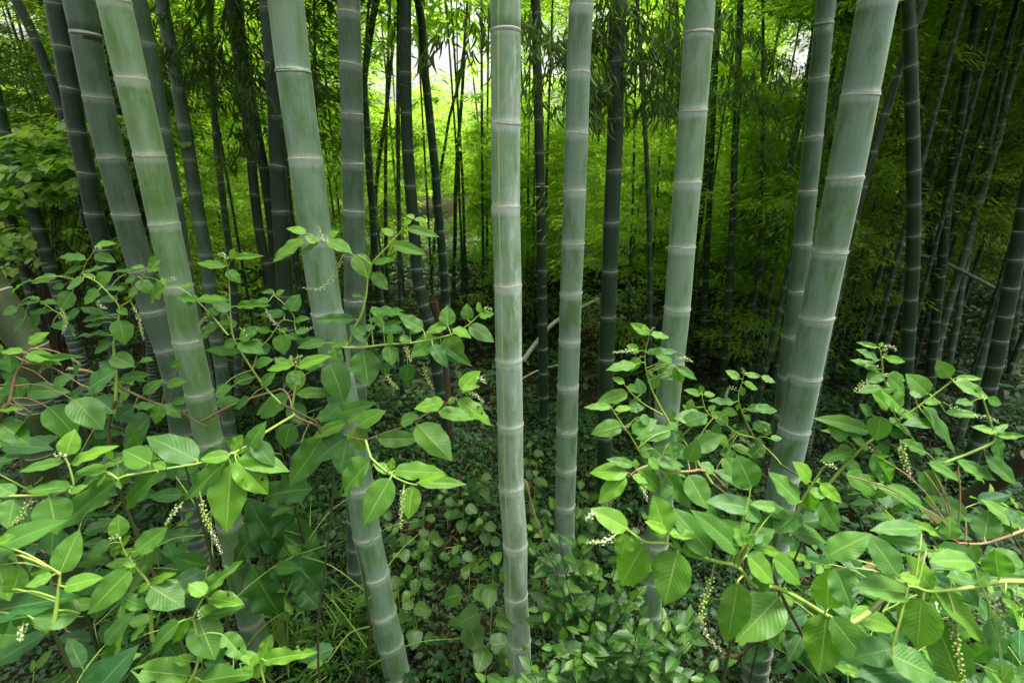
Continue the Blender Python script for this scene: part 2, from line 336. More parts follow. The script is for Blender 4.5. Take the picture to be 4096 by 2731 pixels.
# ------------------------------------------------------------------ bamboo culms
ALLC = []
def culm(pts, Y, nodes, mat, label, name='bamboo', seg=20, top=8.4, rings=True, group='bamboo stalks of the grove', rmin=0.02, ringmat=None, wob=0.0, lean=0.0, base_stop=None, zig=0.0):
    """pts: (px, py, width px) in photo pixels, top to bottom; the stalk stands at distance Y (+lean per metre of height)"""
    P = []; R = []
    for (px, py, wd) in pts:
        p = at(px, py, Y)
        if lean: p = at(px, py, Y + lean*p[2])
        d = (p[1])*CP - (p[2]-CAMZ)*SP_
        P.append(p); R.append(max(wd*d/F/2, rmin*0.5))
    P = np.array(P); R = np.array(R)
    zs = P[:, 2]; A = np.polyfit(zs, R, 1) if len(P) > 2 else [0, R.mean()]
    A0 = float(np.clip(A[0], -0.0035, 0.0002)); c0 = float((R - A0*zs).mean())
    rad = lambda z: max(A0*z + c0, 0.25*c0)
    # node heights
    nz = sorted([float(np.interp(py, [p[1] for p in pts], zs)) for py in nodes], reverse=True) if nodes else []
    # extend
    d = norm(P[0]-P[1]); 
    if d[2] < 0.5: d = norm(d+np.array([0, 0, 1.0]))
    if top > P[0][2]+0.3:
        ext = P[0] + d*((top-P[0][2])/d[2]); mid = P[0]+d*((top-P[0][2])/d[2]*0.5)
        P = np.vstack([ext, mid, P])
    d = norm(P[-1]-P[-2]); gz = float(ground_z(P[-1][0], P[-1][1]))
    if base_stop is None and P[-1][2] > gz-0.05:
        if d[2] > -0.6: d = norm(d+np.array([0, 0, -1.0]))
        P = np.vstack([P, P[-1]+d*((gz-0.12-P[-1][2])/d[2])])
    P = P[::-1]; L = 110 if seg >= 16 else 60
    path = smooth_path(P, L)
    arc = np.concatenate([[0], np.cumsum(np.linalg.norm(np.diff(path, axis=0), axis=1))])
    zbase = path[0][2]
    # complete node list (arc positions)
    order = np.argsort(path[:, 2]); arcz = lambda z: float(np.interp(z, path[order, 2], arc[order]))
    na = sorted(arcz(z) for z in nz)
    if na:
        sp = (na[1]-na[0]) if len(na) > 1 else 0.25
        a = na[0]-sp*0.88
        step = sp*0.88
        while a > 0.03: na.insert(0, a); step = max(step*0.9, 0.05); a -= step
        sp = na[-1]-na[-2]; a = na[-1]+sp
        while a < arc[-1]-0.1: na.append(a); a += sp
    else:
        a = 0.06; step = 0.10*c0/0.05
        while a < arc[-1]-0.1: na.append(a); a += step; step = min(step*1.12, random.uniform(5.2, 6.4)*c0)
    rp = np.random.default_rng(int(abs(pts[0][0])*7+abs(pts[0][1]))+3)
    # stations: positions along the culm, radius multiplier
    S = [(0.0, 1.0)]
    for i, a in enumerate(na):
        for off, mu in ((-0.020, 1.0), (-0.008, 1.012), (-0.002, 1.035), (0.003, 1.045), (0.007, 1.02), (0.014, 0.975), (0.03, 0.99)):
            S.append((a+off, mu))
        b = na[i+1] if i+1 < len(na) else arc[-1]
        for f in (0.35, 0.65, 0.85): S.append((a+(b-a)*f, 0.992+0.008*f))
    S.append((arc[-1], 1.0))
    S = sorted((s_, m_) for s_, m_ in S if 0 <= s_ <= arc[-1])
    sv = np.array([x[0] for x in S]); mu = np.array([x[1] for x in S])
    C = np.stack([np.interp(sv, arc, path[:, k]) for k in range(3)], 1)
    if zig:                                                     # slight zigzag from node to node
        off = rp.normal(0, zig, (len(na)+2, 2)); idx = np.searchsorted(na, sv)
        anchors = np.concatenate([[0], na, [arc[-1]]]); C[:, 0] += np.interp(sv, anchors, off[:, 0][:len(anchors)]); C[:, 1] += np.interp(sv, anchors, off[:, 1][:len(anchors)])
    Rr = np.array([rad(z) for z in C[:, 2]])*mu
    if not seg >= 10: pass
    T, U, W = frames(C)
    th = np.linspace(-PI, PI, seg+1)[:-1] - PI/2                # seam at the back
    n = len(C)
    tw = rp.uniform(-0.02, 0.02)
    V = C[:, None]+Rr[:, None, None]*(np.cos(th)[None, :, None]*U[:, None]+np.sin(th)[None, :, None]*W[:, None])
    cyl = np.stack([np.cos(th)[None]*Rr.mean()+np.zeros((n, 1))+rp.uniform(0, 9), np.sin(th)[None]*Rr.mean()+np.zeros((n, 1)), sv[:, None]+np.zeros((1, seg))+rp.uniform(0, 50)], -1).reshape(-1, 3)
    anchors = np.array(na+[arc[-1]+1]); ia = np.clip(np.searchsorted(anchors, sv-0.004), 0, len(anchors)-1)
    dn = anchors[ia]-sv; dn = np.where(dn < 0, 0.0, dn)
    prev = np.concatenate([[-1.0], anchors])[ia]; upn = np.maximum(sv-prev, 0)
    i = np.arange(n-1)[:, None]*seg; j = np.arange(seg)[None]; k = (j+1) % seg
    Fc = np.stack([i+j, i+k, i+seg+k, i+seg+j], -1).reshape(-1, 4)
    angx = (np.cos(th)[None]+np.zeros((n, 1)))
    base = path[0].copy(); base[2] = float(ground_z(base[0], base[1])) if base_stop is None else base[2]
    t = thing(name, label, 'bamboo', tuple(base), group)
    mb = MB()
    R_ = lambda a: np.repeat(a, seg)
    mb.add(V.reshape(-1, 3), Fc, 0, dn=R_(dn), upn=R_(upn), cyl=cyl, tone=np.zeros(n*seg), ang=(np.arcsin(np.clip(-angx, -1, 1))/PI*np.ones_like(angx)).ravel()*1.0)
    mb.build('culm', mat, t, base)
    if rings:
        vis = []
        for a in na:
            c = np.array([np.interp(a, sv, C[:, q]) for q in range(3)])
            px, py, dd = project(c)
            if -200 < py[0] < 2900: vis.append((a, c))
        for a, c in vis[:90]:
            q = int(np.clip(np.searchsorted(sv, a), 1, n-1)); Tq, Uq, Wq = T[q], U[q], W[q]; r = rad(c[2])
            tl = rp.normal(0, 0.05, 2); ph = rp.uniform(0, 6)
            prof = [(-0.0030, 1.028), (-0.0018, 1.050), (0.0, 1.058), (0.0012, 1.040), (0.0024, 1.052), (0.0038, 1.024)]
            RV = []
            for o_, m_ in prof:
                wv = (np.cos(th)*tl[0]+np.sin(th)*tl[1])*r + 0.0012*np.sin(3*th+ph)
                RV.append(c + Tq*(o_+wv)[:, None] + r*m_*(np.cos(th)[:, None]*Uq+np.sin(th)[:, None]*Wq))
            RV = np.array(RV); mm = MB(); nn = len(prof); i2 = np.arange(nn-1)[:, None]*seg
            FF = np.stack([i2+j, i2+k, i2+seg+k, i2+seg+j], -1).reshape(-1, 4)
            mm.add(RV.reshape(-1, 3), FF); mm.build('node_ring', ringmat or M_RING, t, base)
    ALLC.append((t, path, c0))
    return t, path, base

def tpts(spec):      # 'r c x y w' rows -> photo pixels
    out = []
    for (r, c, x, y, w_) in spec:
        px, py = tp(r, c, x, y); out.append((px, py, w_*TILE))
    return out
def tn(r, c, ys): return [tp(r, c, 0, y)[1] for y in ys]

def Yfor(wpx, dia, py):      # distance at which a stalk of that diameter looks that wide
    d = dia*F/wpx; b = (1365.5-py)/F; return d*(CP+b*SP_)

def stalk(spec, nodes, dia, mat, label, **kw):
    p = tpts(spec); m = p[len(p)//2]
    return culm(p, Yfor(m[2], dia, m[1]), nodes, mat, label, **kw)

STALKS = {}
# the large pale stalks
STALKS['centre'] = stalk([(0,1,1606,0,165),(0,1,1606,195,168),(0,1,1603,780,166),(0,1,1606,1300,166),(1,1,1617,380,166),(1,1,1626,840,168),(1,1,1634,1245,168),(2,2,71,325,163),(2,2,98,690,163),(2,2,98,1005,163),(2,2,120,1300,158),(2,2,122,1550,150)],
    tn(0,1,[195,780,1300])+tn(1,1,[380,840,1245])+tn(2,2,[325,690,1005,1300,1550]), 0.125, C_CENTRE, 'palest waxy bamboo stalk upright in the middle, with a thin yellow groove line', seg=32, zig=0.002)
STALKS['leftbig'] = stalk([(0,1,225,0,208),(0,1,275,460,208),(0,1,350,1005,203),(1,1,415,80,198),(1,1,485,550,190),(1,1,555,940,182),(2,1,688,330,168),(2,1,733,630,168),(2,1,787,880,166),(2,1,833,1115,163),(2,1,880,1310,160),(2,1,920,1500,155)],
    tn(0,1,[460,1005])+tn(1,1,[85,552,940])+tn(2,1,[-10,330,630,880,1115,1310,1500]), 0.14, C_WAX, 'thick pale stalk leaning left, its curved foot ending low left of the central stalk', seg=32)
STALKS['left'] = stalk([(0,0,715,10,188),(0,0,830,510,178),(0,0,940,980,170),(0,0,1030,1405,168),(1,0,1115,385,158),(1,0,1175,725,152),(1,0,1250,1050,155),(2,0,1310,40,152),(2,0,1440,560,150),(2,0,1480,790,148),(2,0,1527,990,146),(2,0,1572,1170,144),(2,0,1615,1320,140),(2,0,1670,1540,138)],
    tn(0,0,[10,510,980,1405])+tn(1,0,[385,725,1050,1355])+tn(2,0,[310,560,790,990,1170,1330,1500]), 0.13, C_LEFT, 'pale green stalk leaning left, leftmost pale one, pokeweed leaves crossing its lower half', seg=32)
STALKS['rightbig'] = stalk([(0,3,800,5,212),(0,3,690,600,208),(0,3,595,1120,198),(1,3,500,165,195),(1,3,418,577,190),(1,3,345,945,186),(1,3,278,1275,178),(2,3,215,260,172),(2,3,170,560,168)],
    tn(0,3,[5,600,1120])+tn(1,3,[165,577,945,1275])+tn(2,3,[260]), 0.14, C_BLUE, 'thickest stalk of the right side, grey green, leaning right in front of a thinner one', seg=32)
STALKS['right'] = stalk([(0,2,1257,0,165),(0,2,1246,205,170),(0,2,1210,700,170),(0,2,1175,1150,168),(1,2,1140,140,165),(1,2,1112,520,165),(1,2,1075,865,160),(1,2,1045,1180,156),(2,2,1010,450,148),(2,2,980,690,143),(2,2,950,910,138),(2,2,945,1200,130),(2,2,960,1500,125)],
    tn(0,2,[205,700,1150,1550])+tn(1,2,[520,865,1180,1430])+tn(2,2,[180,450,690,910,1110,1290,1440]), 0.13, C_WAX, 'pale grey green stalk behind the tall pokeweed shoot right of centre, leaning slightly right', seg=32)
STALKS['midright'] = stalk([(0,2,512,0,133),(0,2,508,60,137),(0,2,490,465,135),(0,2,481,840,135),(0,2,467,1200,138),(1,2,458,110,140),(1,2,445,425,140),(1,2,436,720,140),(1,2,426,1005,140),(1,2,420,1275,138),(1,2,414,1515,138),(2,2,407,445,135),(2,2,400,850,130),(2,2,392,1150,126)],
    tn(0,2,[60,465,840,1200])+tn(1,2,[110,425,720,1005,1275,1515])+tn(2,2,[445,650,850,1030]), 0.12, C_GREY, 'straight grey green stalk with many even joints, second stalk right of the palest one', seg=28)
STALKS['farright'] = stalk([(0,3,480,0,98),(0,3,468,105,106),(0,3,432,490,108),(0,3,398,857,108),(0,3,362,1200,108),(1,3,330,110,106),(1,3,298,410,104),(1,3,258,690,100),(1,3,232,940,100),(1,3,200,1250,98),(2,3,140,800,100),(2,3,98,1250,100),(2,3,82,1480,95)],
    tn(0,3,[105,490,857,1200,1525])+tn(1,3,[410,690,940,1180])+tn(2,3,[1060,1235,1380,1485]), 0.115, C_MID, 'medium green stalk half hidden behind the thickest leaning stalk on the right', seg=24)
STALKS['darkmid'] = stalk([(0,1,618,0,130),(0,1,620,90,132),(0,1,632,410,133),(0,1,640,720,135),(0,1,647,1030,135),(0,1,650,1325,135),(1,1,655,190,134),(1,1,657,470,132),(1,1,664,740,130),(1,1,668,985,128),(2,1,666,330,120),(2,1,668,700,116)],
    tn(0,1,[90,410,720,1030,1325])+tn(1,1,[190,470,740,985,1200])+tn(2,1,[100,330,530,710]), 0.125, C_MID, 'upright dark grey green stalk just right of the thick left leaning pale one', seg=28)
STALKS['bigdark'] = stalk([(0,0,490,0,150),(0,0,530,185,160),(0,0,615,615,160),(0,0,700,990,153),(0,0,790,1345,148),(1,0,880,250,145),(1,0,960,540,138),(1,0,1045,770,132),(1,0,1095,960,128),(1,0,1140,1300,126)],
    tn(0,0,[185,615,990,1345])+tn(1,0,[280,540,775,960,1140]), 0.14, C_MID, 'wide slate green stalk leaning left beside the pale left stalk, bent near leaf height', seg=28)
STALKS['behindleft'] = stalk([(0,0,855,0,118),(0,0,915,290,118),(0,0,1005,820,115),(0,0,1080,1255,113),(1,0,1140,240,110),(1,0,1210,600,108),(1,0,1270,920,106),(1,0,1310,1150,104)],
    tn(0,0,[285,815,1250])+tn(1,0,[240,600,925]), 0.13, C_MID, 'stalk standing close behind the pale left stalk, showing only its right edge and white joints', seg=24)
# darker stalks of the second row
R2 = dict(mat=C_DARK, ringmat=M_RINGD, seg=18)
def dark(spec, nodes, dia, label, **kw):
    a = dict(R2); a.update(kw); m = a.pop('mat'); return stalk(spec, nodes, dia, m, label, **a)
dark([(0,0,340,0,92),(0,0,395,300,98),(0,0,440,560,100),(0,0,485,830,102),(0,0,545,1090,104),(0,0,590,1340,104),(1,0,650,160,104),(1,0,685,370,102),(1,0,710,570,100),(1,0,740,760,98)], tn(0,0,[300,560,830,1090,1340,1565])+tn(1,0,[370,565]), 0.125, 'dark green stalk leaning left, left neighbour of the wide slate green one')
dark([(0,0,-20,650,70),(0,0,60,970,73),(0,0,150,1140,75),(0,0,200,1300,76),(0,0,245,1440,76),(1,0,310,250,75),(1,0,350,370,74),(1,0,400,520,72),(1,0,440,650,70)], tn(0,0,[825,980,1135,1290,1435]), 0.11, 'dark stalk crossing the left edge high up, in front of the bright broad leaved bush')
dark([(0,0,-30,1130,60),(0,0,35,1290,62),(0,0,75,1420,62),(1,0,112,130,62),(1,0,150,240,62),(1,0,190,400,60),(1,0,230,560,60)], tn(0,0,[1275,1410,1545])+tn(1,0,[240]), 0.10, 'short seen dark stalk at the left edge, lowest of the left leaning ones')
dark([(0,0,100,0,50),(0,0,210,220,54),(0,0,300,450,56),(0,0,370,640,58),(0,0,430,850,58),(0,0,480,1050,58),(0,0,540,1350,58)], None, 0.10, 'slender nearly black stalk leaning strongly left at the upper left corner')
dark([(0,0,560,0,48),(0,0,640,330,52),(0,0,720,640,56),(0,0,770,850,56),(0,0,810,1000,56),(0,0,845,1180,56),(0,0,890,1400,56),(1,0,905,100,56),(1,0,925,350,55),(1,0,950,800,54)], tn(0,0,[940,1070,1190,1310,1430]), 0.10, 'black green stalk in the gap between the wide slate and the pale left stalk')
dark([(0,0,1015,0,68),(0,0,1022,60,70),(0,0,1075,320,72),(0,0,1118,560,74),(0,0,1158,790,75),(0,0,1190,998,76),(0,0,1222,1205,77),(0,0,1253,1395,78),(1,0,1290,180,82),(1,0,1312,370,82),(1,0,1335,545,82),(1,0,1355,712,82),(1,0,1385,870,82),(1,0,1405,1020,80)], tn(0,0,[60,320,560,790,998,1205,1395])+tn(1,0,[180,370,545,712,870]), 0.115, 'medium dark stalk with close even joints, standing alone right of the pale left pair', mat=C_MID, seg=20)
dark([(0,0,1335,500,36),(0,0,1345,720,38),(0,0,1362,940,40),(0,0,1385,1140,42),(0,0,1405,1310,42),(1,0,1425,50,42),(1,0,1445,200,42),(1,0,1470,430,42),(1,0,1482,650,42),(1,0,1492,950,40)], None, 0.09, 'slim light green stalk in the left middle distance behind an upright pokeweed shoot', mat=C_MID)
dark([(0,0,1470,0,60),(0,0,1530,400,62),(0,0,1577,630,62),(0,0,1613,850,64),(0,1,85,1050,62),(0,1,115,1250,60),(0,1,140,1450,60),(1,1,165,300,60),(1,1,200,500,60)], tn(0,0,[160,400,630,848,1052,1252,1450]), 0.11, 'dark stalk leaning left, second to the left of the thick pale leaning stalk')
dark([(0,0,1490,350,52),(0,0,1555,800,54),(0,0,1585,1090,56),(0,0,1610,1330,58),(0,0,1645,1560,60),(1,1,110,250,58),(1,1,150,450,58),(1,1,190,620,58)], None, 0.10, 'dark stalk crossing behind another one left of the thick pale leaning stalk')
dark([(0,0,1540,500,34),(0,0,1565,900,36),(0,0,1590,1180,38),(0,0,1612,1400,38),(1,1,72,70,38),(1,1,95,300,38),(1,1,130,520,38)], None, 0.085, 'thin dark stalk leftmost of the bunch left of the thick pale leaning stalk')
dark([(0,1,110,0,92),(0,1,145,400,94),(0,1,165,730,96),(0,1,175,1040,98),(0,1,190,1325,100),(1,1,208,190,102),(1,1,222,440,102),(1,1,235,650,100),(1,1,250,850,98)], tn(0,1,[405,730,1040,1325])+tn(1,1,[190,440]), 0.125, 'broad dark stalk tucked directly left behind the thick pale leaning stalk', mat=C_DARK, seg=22)
dark([(0,1,215,1000,44),(0,1,245,1300,46),(1,1,268,60,46),(1,1,300,300,46),(1,1,335,470,45),(1,1,370,640,44)], None, 0.09, 'narrow dark stalk low behind the broad dark one, disappearing behind the thick pale leaning stalk')
dark([(0,1,795,0,34),(0,1,770,120,36),(0,1,742,300,38),(0,1,716,500,42),(0,1,722,650,42),(0,1,735,850,44),(0,1,755,1160,46),(0,1,768,1300,47),(1,1,785,200,50),(1,1,812,450,50),(1,1,850,640,50),(1,1,882,850,50),(1,1,905,1050,50)], None, 0.105, 'thin dark stalk hugging the right side of the upright grey green stalk')
dark([(0,1,975,-20,62),(0,1,975,190,62),(0,1,975,460,63),(0,1,980,710,65),(0,1,990,950,68),(0,1,1005,1170,70),(1,1,1032,60,72),(1,1,1045,275,73),(1,1,1063,390,74),(1,1,1085,500,76),(1,1,1125,620,78),(1,1,1155,750,79),(1,1,1172,915,80),(1,1,1197,1040,80),(1,1,1222,1170,80),(1,1,1243,1300,80)], tn(0,1,[190,460,710,950,1170])+tn(1,1,[275,388,498,590,740,915,1040,1170]), 0.12, 'dark stalk bent at mid height, left of the sky gap beside the palest stalk', seg=20)
dark([(0,1,1050,-20,40),(0,1,1078,150,41),(0,1,1092,410,43),(0,1,1112,590,44),(0,1,1130,770,46),(0,1,1148,940,47),(0,1,1165,1120,48),(0,1,1178,1290,49),(0,1,1198,1500,50),(1,1,1215,300,52),(1,1,1232,520,56),(1,1,1252,750,62),(1,1,1272,960,68),(1,1,1292,1180,70),(1,1,1300,1330,72)], tn(0,1,[40,410,590,770,940,1120,1290,1450]), 0.11, 'slightly slimmer dark stalk in the bright gap, right neighbour of the bent dark one')
dark([(0,1,1365,0,17),(0,1,1350,200,19),(0,1,1330,600,21),(0,1,1302,950,22),(0,1,1290,1200,23),(0,1,1285,1500,24),(1,1,1279,300,26),(1,1,1278,520,27),(1,1,1290,800,28)], None, 0.075, 'thin upright stalk in the bright gap left of the palest central stalk', seg=12)
dark([(0,1,1335,350,16),(0,1,1310,520,17),(0,1,1255,720,18),(0,1,1225,900,19),(0,1,1195,1080,20),(0,1,1180,1250,20)], None, 0.07, 'thin stalk leaning right across the bright gap between two dark stalks', seg=12)
dark([(0,1,1322,950,16),(0,1,1333,1120,18),(0,1,1340,1350,18),(1,1,1347,150,20),(1,1,1357,350,21),(1,1,1372,550,22),(1,1,1388,760,22)], None, 0.07, 'thin black stalk starting at mid height left of the palest central stalk', seg=12)
dark([(0,1,900,250,20),(0,1,880,450,22),(0,1,855,700,24),(0,1,832,850,25),(0,1,810,1000,26),(0,1,790,1200,26),(1,1,775,30,26)], None, 0.075, 'thin stalk leaning right in the gap just right of the upright grey green stalk', seg=12)
dark([(0,1,862,500,20),(0,1,856,700,22),(0,1,851,1000,22),(0,1,850,1300,23),(1,1,852,100,24),(1,1,862,400,24),(1,1,880,700,24)], None, 0.072, 'thin plumb stalk crossing a leaning one just right of the upright grey green stalk', seg=12)
dark([(0,2,218,-20,50),(0,2,228,90,50),(0,2,230,320,51),(0,2,237,545,53),(0,2,243,755,55),(0,2,247,960,56),(0,2,252,1155,57),(0,2,257,1340,58),(0,2,260,1525,60),(1,2,263,283,61),(1,2,266,450,62),(1,2,268,612,62),(1,2,270,772,62),(1,2,272,922,63),(1,2,274,1072,63),(1,2,277,1205,64),(1,2,284,1335,65),(2,2,288,145,66),(2,2,294,350,66)], tn(0,2,[90,320,545,755,960,1155,1340,1525])+tn(1,2,[283,450,612,772,922,1072,1205,1335,1445])+tn(2,2,[145,250,350]), 0.115, 'dark stalk with closely set pale joints, immediate right neighbour of the palest central stalk', seg=20)
dark([(0,2,750,-30,100),(0,2,745,5,100),(0,2,727,388,98),(0,2,724,745,100),(0,2,713,1072,102),(0,2,698,1395,99),(1,2,690,285,100),(1,2,678,570,98),(1,2,668,835,98),(1,2,662,1080,98),(1,2,657,1320,98),(2,2,653,440,92),(2,2,648,620,90),(2,2,645,800,90)], tn(0,2,[5,388,745,1072,1395])+tn(1,2,[285,570,835,1080,1320])+tn(2,2,[220,440,600]), 0.12, 'deep green stalk midway between the two grey green stalks right of centre', seg=22)
dark([(0,2,1103,-20,28),(0,2,1115,200,29),(0,2,1120,450,30),(0,2,1125,700,31),(0,2,1122,900,31),(0,2,1115,1150,32)], None, 0.085, 'slim dark stalk seen only at the top, left of the pale stalk right of centre', seg=12)
dark([(0,2,1370,100,26),(0,2,1348,500,30),(0,2,1332,850,34),(0,2,1320,1150,34),(0,2,1303,1500,36),(1,2,1292,300,38),(1,2,1280,600,38),(1,2,1270,900,38)], None, 0.095, 'dark slender stalk first to the right of the pale stalk right of centre')
dark([(0,2,1310,800,26),(0,2,1285,1150,28),(0,2,1250,1430,29),(1,2,1225,150,30),(1,2,1205,380,31),(1,2,1185,620,32),(1,2,1163,950,34),(1,2,1145,1200,46),(1,2,1130,1450,48)], None, 0.095, 'dark slender stalk clinging to the right edge of the pale stalk right of centre')
dark([(0,2,1508,-20,32),(0,2,1497,300,33),(0,2,1488,500,34),(0,2,1483,740,35),(0,2,1472,900,37),(0,2,1466,1180,40),(0,2,1460,1370,43),(0,2,1450,1530,44),(1,2,1443,263,45),(1,2,1435,405,46),(1,2,1425,548,47),(1,2,1418,685,48),(1,2,1410,823,49),(1,2,1402,958,50),(1,2,1395,1100,50),(1,2,1385,1250,50)], tn(0,2,[1060,1180,1370,1530])+tn(1,2,[263,405,548,685,823,958]), 0.105, 'dark stalk with regular joints standing free between the two leaning pairs on the right')
dark([(0,3,1088,0,56),(0,3,1000,245,58),(0,3,920,485,56),(0,3,845,720,54),(0,3,775,950,52),(0,3,710,1168,48),(0,3,655,1385,45),(1,3,605,170,42),(1,3,565,370,41),(1,3,525,555,40),(1,3,490,700,40),(1,3,455,880,40),(1,3,415,1080,40),(1,3,380,1300,40)], tn(0,3,[245,485,720,950,1168,1385]), 0.068, 'dark stalk leaning strongly right, slanting out from behind the thickest right stalk')
dark([(0,3,988,-20,65),(0,3,1000,200,66),(0,3,1010,500,68),(0,3,1020,860,70),(0,3,1025,1070,72),(0,3,1027,1280,74),(0,3,1025,1475,74),(1,3,1020,265,76),(1,3,1008,460,78),(1,3,998,645,78),(1,3,985,825,78),(1,3,970,1000,78),(1,3,950,1200,79),(1,3,915,1450,80),(2,3,875,400,80)], tn(0,3,[860,1070,1280,1475])+tn(1,3,[265,460,645,825,1000]), 0.12, 'upright near black stalk in the right part where a leaning stalk crosses its top', seg=20)
dark([(0,3,900,-10,38),(0,3,955,220,40),(0,3,990,400,40),(0,3,1015,600,40)], None, 0.1, 'short dark stalk leaning left behind the top of the near black upright stalk')
dark([(0,3,1432,0,40),(0,3,1370,400,44),(0,3,1310,800,48),(0,3,1280,1000,48),(0,3,1255,1170,48),(0,3,1230,1350,48),(1,3,1210,185,48),(1,3,1195,320,49),(1,3,1180,460,50),(1,3,1165,600,53),(1,3,1155,720,56),(1,3,1140,830,58),(1,3,1128,945,60),(1,3,1108,1150,60),(1,3,1085,1350,60)], tn(0,3,[1020,1170,1350])+tn(1,3,[185,320,460,600,720,830,945]), 0.11, 'dark stalk leaning right, standing left of the pale slanted one in the right background')
dark([(0,3,1640,500,32),(0,3,1600,650,34),(0,3,1560,850,36),(0,3,1505,1020,38),(0,3,1460,1200,40),(0,3,1400,1400,43),(1,3,1340,200,44),(1,3,1300,330,45),(1,3,1255,480,45),(1,3,1220,600,45),(1,3,1185,740,45),(1,3,1158,900,45),(1,3,1125,1050,45)], None, 0.10, 'pale slanted stalk in the shaded right background, crossing a dark one at its foot', mat=C_MID)
dark([(1,3,1375,150,30),(1,3,1330,380,33),(1,3,1300,600,35),(1,3,1270,760,36),(1,3,1240,920,37),(1,3,1205,1150,38),(1,3,1170,1350,38)], None, 0.09, 'slim mid green stalk right behind the pale slanted one', mat=C_MID)
dark([(0,3,1735,1250,66),(0,3,1700,1440,70),(1,3,1668,210,80),(1,3,1635,390,84),(1,3,1600,565,85),(1,3,1568,720,85),(1,3,1535,880,85),(1,3,1500,1010,86),(1,3,1440,1350,88),(2,3,1395,120,90),(2,3,1370,330,90)], tn(1,3,[30,210,390,565,720,880,1010,1200,1350])+tn(2,3,[60,200,330]), 0.125, 'broad dark stalk leaning right near the right edge of the grove', seg=20)
dark([(1,3,1725,150,28),(1,3,1703,330,31),(1,3,1688,470,33),(1,3,1665,600,36),(1,3,1650,740,38),(1,3,1638,900,38),(1,3,1620,1050,38)], None, 0.09, 'slim bluish green stalk at the far right edge beside the broad dark one', mat=C_MID)
# leaning olive culm, far left, close
stalk([(1,0,-190,180,190),(1,0,-60,400,188),(1,0,75,620,182),(1,0,190,775,178),(1,0,212,1000,176),(1,0,222,1230,174),(2,0,240,115,172),(2,0,285,370,170),(2,0,375,690,166),(2,0,430,880,163),(2,0,500,1120,160)],
      tn(1,0,[425,765,1080])+tn(2,0,[-170,115,370,690,880]), 0.13, C_OLIVE, 'fat olive coloured stalk bowed over the left edge, its foot dark among the pokeweed leaves', seg=28, top=2.6)

# ------------------------------------------------------------------ dead and fallen pieces
def rod(name, label, cat, pts, r, mat, part_nodes=0, seg=10):
    P = smooth_path(np.array(pts), 26); base = P[0]
    t = thing(name, label, cat, tuple(base)); mb = MB(); arc = np.linspace(0, 1, 26)
    tube(mb, P, np.linspace(r[0], r[1], 26), seg); mb.build('shaft', mat, t, base)
    if part_nodes:
        for q in np.linspace(0.04, 0.96, part_nodes):
            c = np.array([np.interp(q, arc, P[:, k]) for k in range(3)]); rr = r[0]+(r[1]-r[0])*q
            T = norm(P[min(int(q*25)+1, 25)]-P[int(q*25)]); mm = MB()
            tube(mm, np.array([c-T*0.006, c-T*0.002, c+T*0.002, c+T*0.006]), np.array([1.0, 1.12, 1.12, 1.0])*rr, seg)
            mm.build('node_ring', M_RINGD, t, base)
    return t
def q(r, c, x, y, Y): return at(*tp(r, c, x, y), Y)
rod('fallen_bamboo', 'pale fallen bamboo lying slanted behind the stalk right of the palest one', 'fallen bamboo', [q(1,2,145,850,6.4), q(1,2,240,720,6.6), q(1,2,370,590,6.8), q(1,2,620,460,7.2)], (0.034, 0.022), M_DEADPALE, 9)
rod('fallen_bamboo', 'thin pale pole lying low behind the central stalks, below the thicker slanted one', 'fallen bamboo', [q(1,2,120,975,6.0), q(1,2,230,915,6.2), q(1,2,365,875,6.5)], (0.013, 0.010), M_DEADPALE, 5)
rod('fallen_bamboo', 'dark thin pole slanting down to the right through the shaded right background', 'fallen bamboo', [q(1,3,1040,180,7.0), q(1,3,1250,250,6.9), q(1,3,1590,425,6.6)], (0.024, 0.026), C_DARK, 8)
rod('fallen_log', 'black fallen log slanting up to the right edge behind pokeweed leaves', 'log', [q(2,3,1300,470,3.3), q(2,3,1500,330,3.2), q(2,3,1760,150,3.0)], (0.07, 0.06), M_TWIG, 0, 14)
rod('dead_branch', 'tan dead branch leaning near the foot of a stalk at the lower right', 'branch', [q(2,2,1380,1430,2.3), q(2,2,1530,1405,2.2), q(2,3,10,1370,2.1), q(2,3,190,1240,2.0), q(2,3,420,1080,2.0)], (0.022, 0.028), M_DEAD, 4)
rod('dead_branch', 'reddish brown broken branch low in the right pokeweed thicket', 'branch', [q(2,3,600,930,1.9), q(2,3,720,860,1.9), q(2,3,850,790,1.9)], (0.016, 0.02), M_STEMP, 3)
rod('dry_vine', 'thin brown dry vine hanging off the right side of the palest central stalk', 'vine', [q(2,2,150,292,1.72), q(2,2,165,310,1.7), q(2,2,200,450,1.7), q(2,2,280,700,1.7), q(2,2,338,835,1.75)], (0.0035, 0.0025), M_DEAD, 0, 6)
def stump():
    p0 = q(1,1,1235,950,4.3); p1 = q(1,1,1160,480,4.3); t = thing('broken_stump', 'brown broken bamboo stump with ragged top beside the bent dark stalk', 'stump', tuple(p0))
    mb = MB(); P = smooth_path([p0-np.array([0, 0, .6]), p0, (p0+p1)/2, p1], 14); tube(mb, P, 0.030, 14)
    th = np.linspace(0, 2*PI, 15)[:-1]; ring = np.stack([np.cos(th), np.sin(th), np.zeros(14)], 1)*0.030
    for i in range(14):
        h = random.uniform(0.01, 0.10); a, b = p1+ring[i], p1+ring[(i+1) % 14]
        mb.add([a, b, (a+b)/2+np.array([0, 0, h])], [[0, 1, 2]])
    mb.build('shaft', M_STUMP, t, p0)
stump()

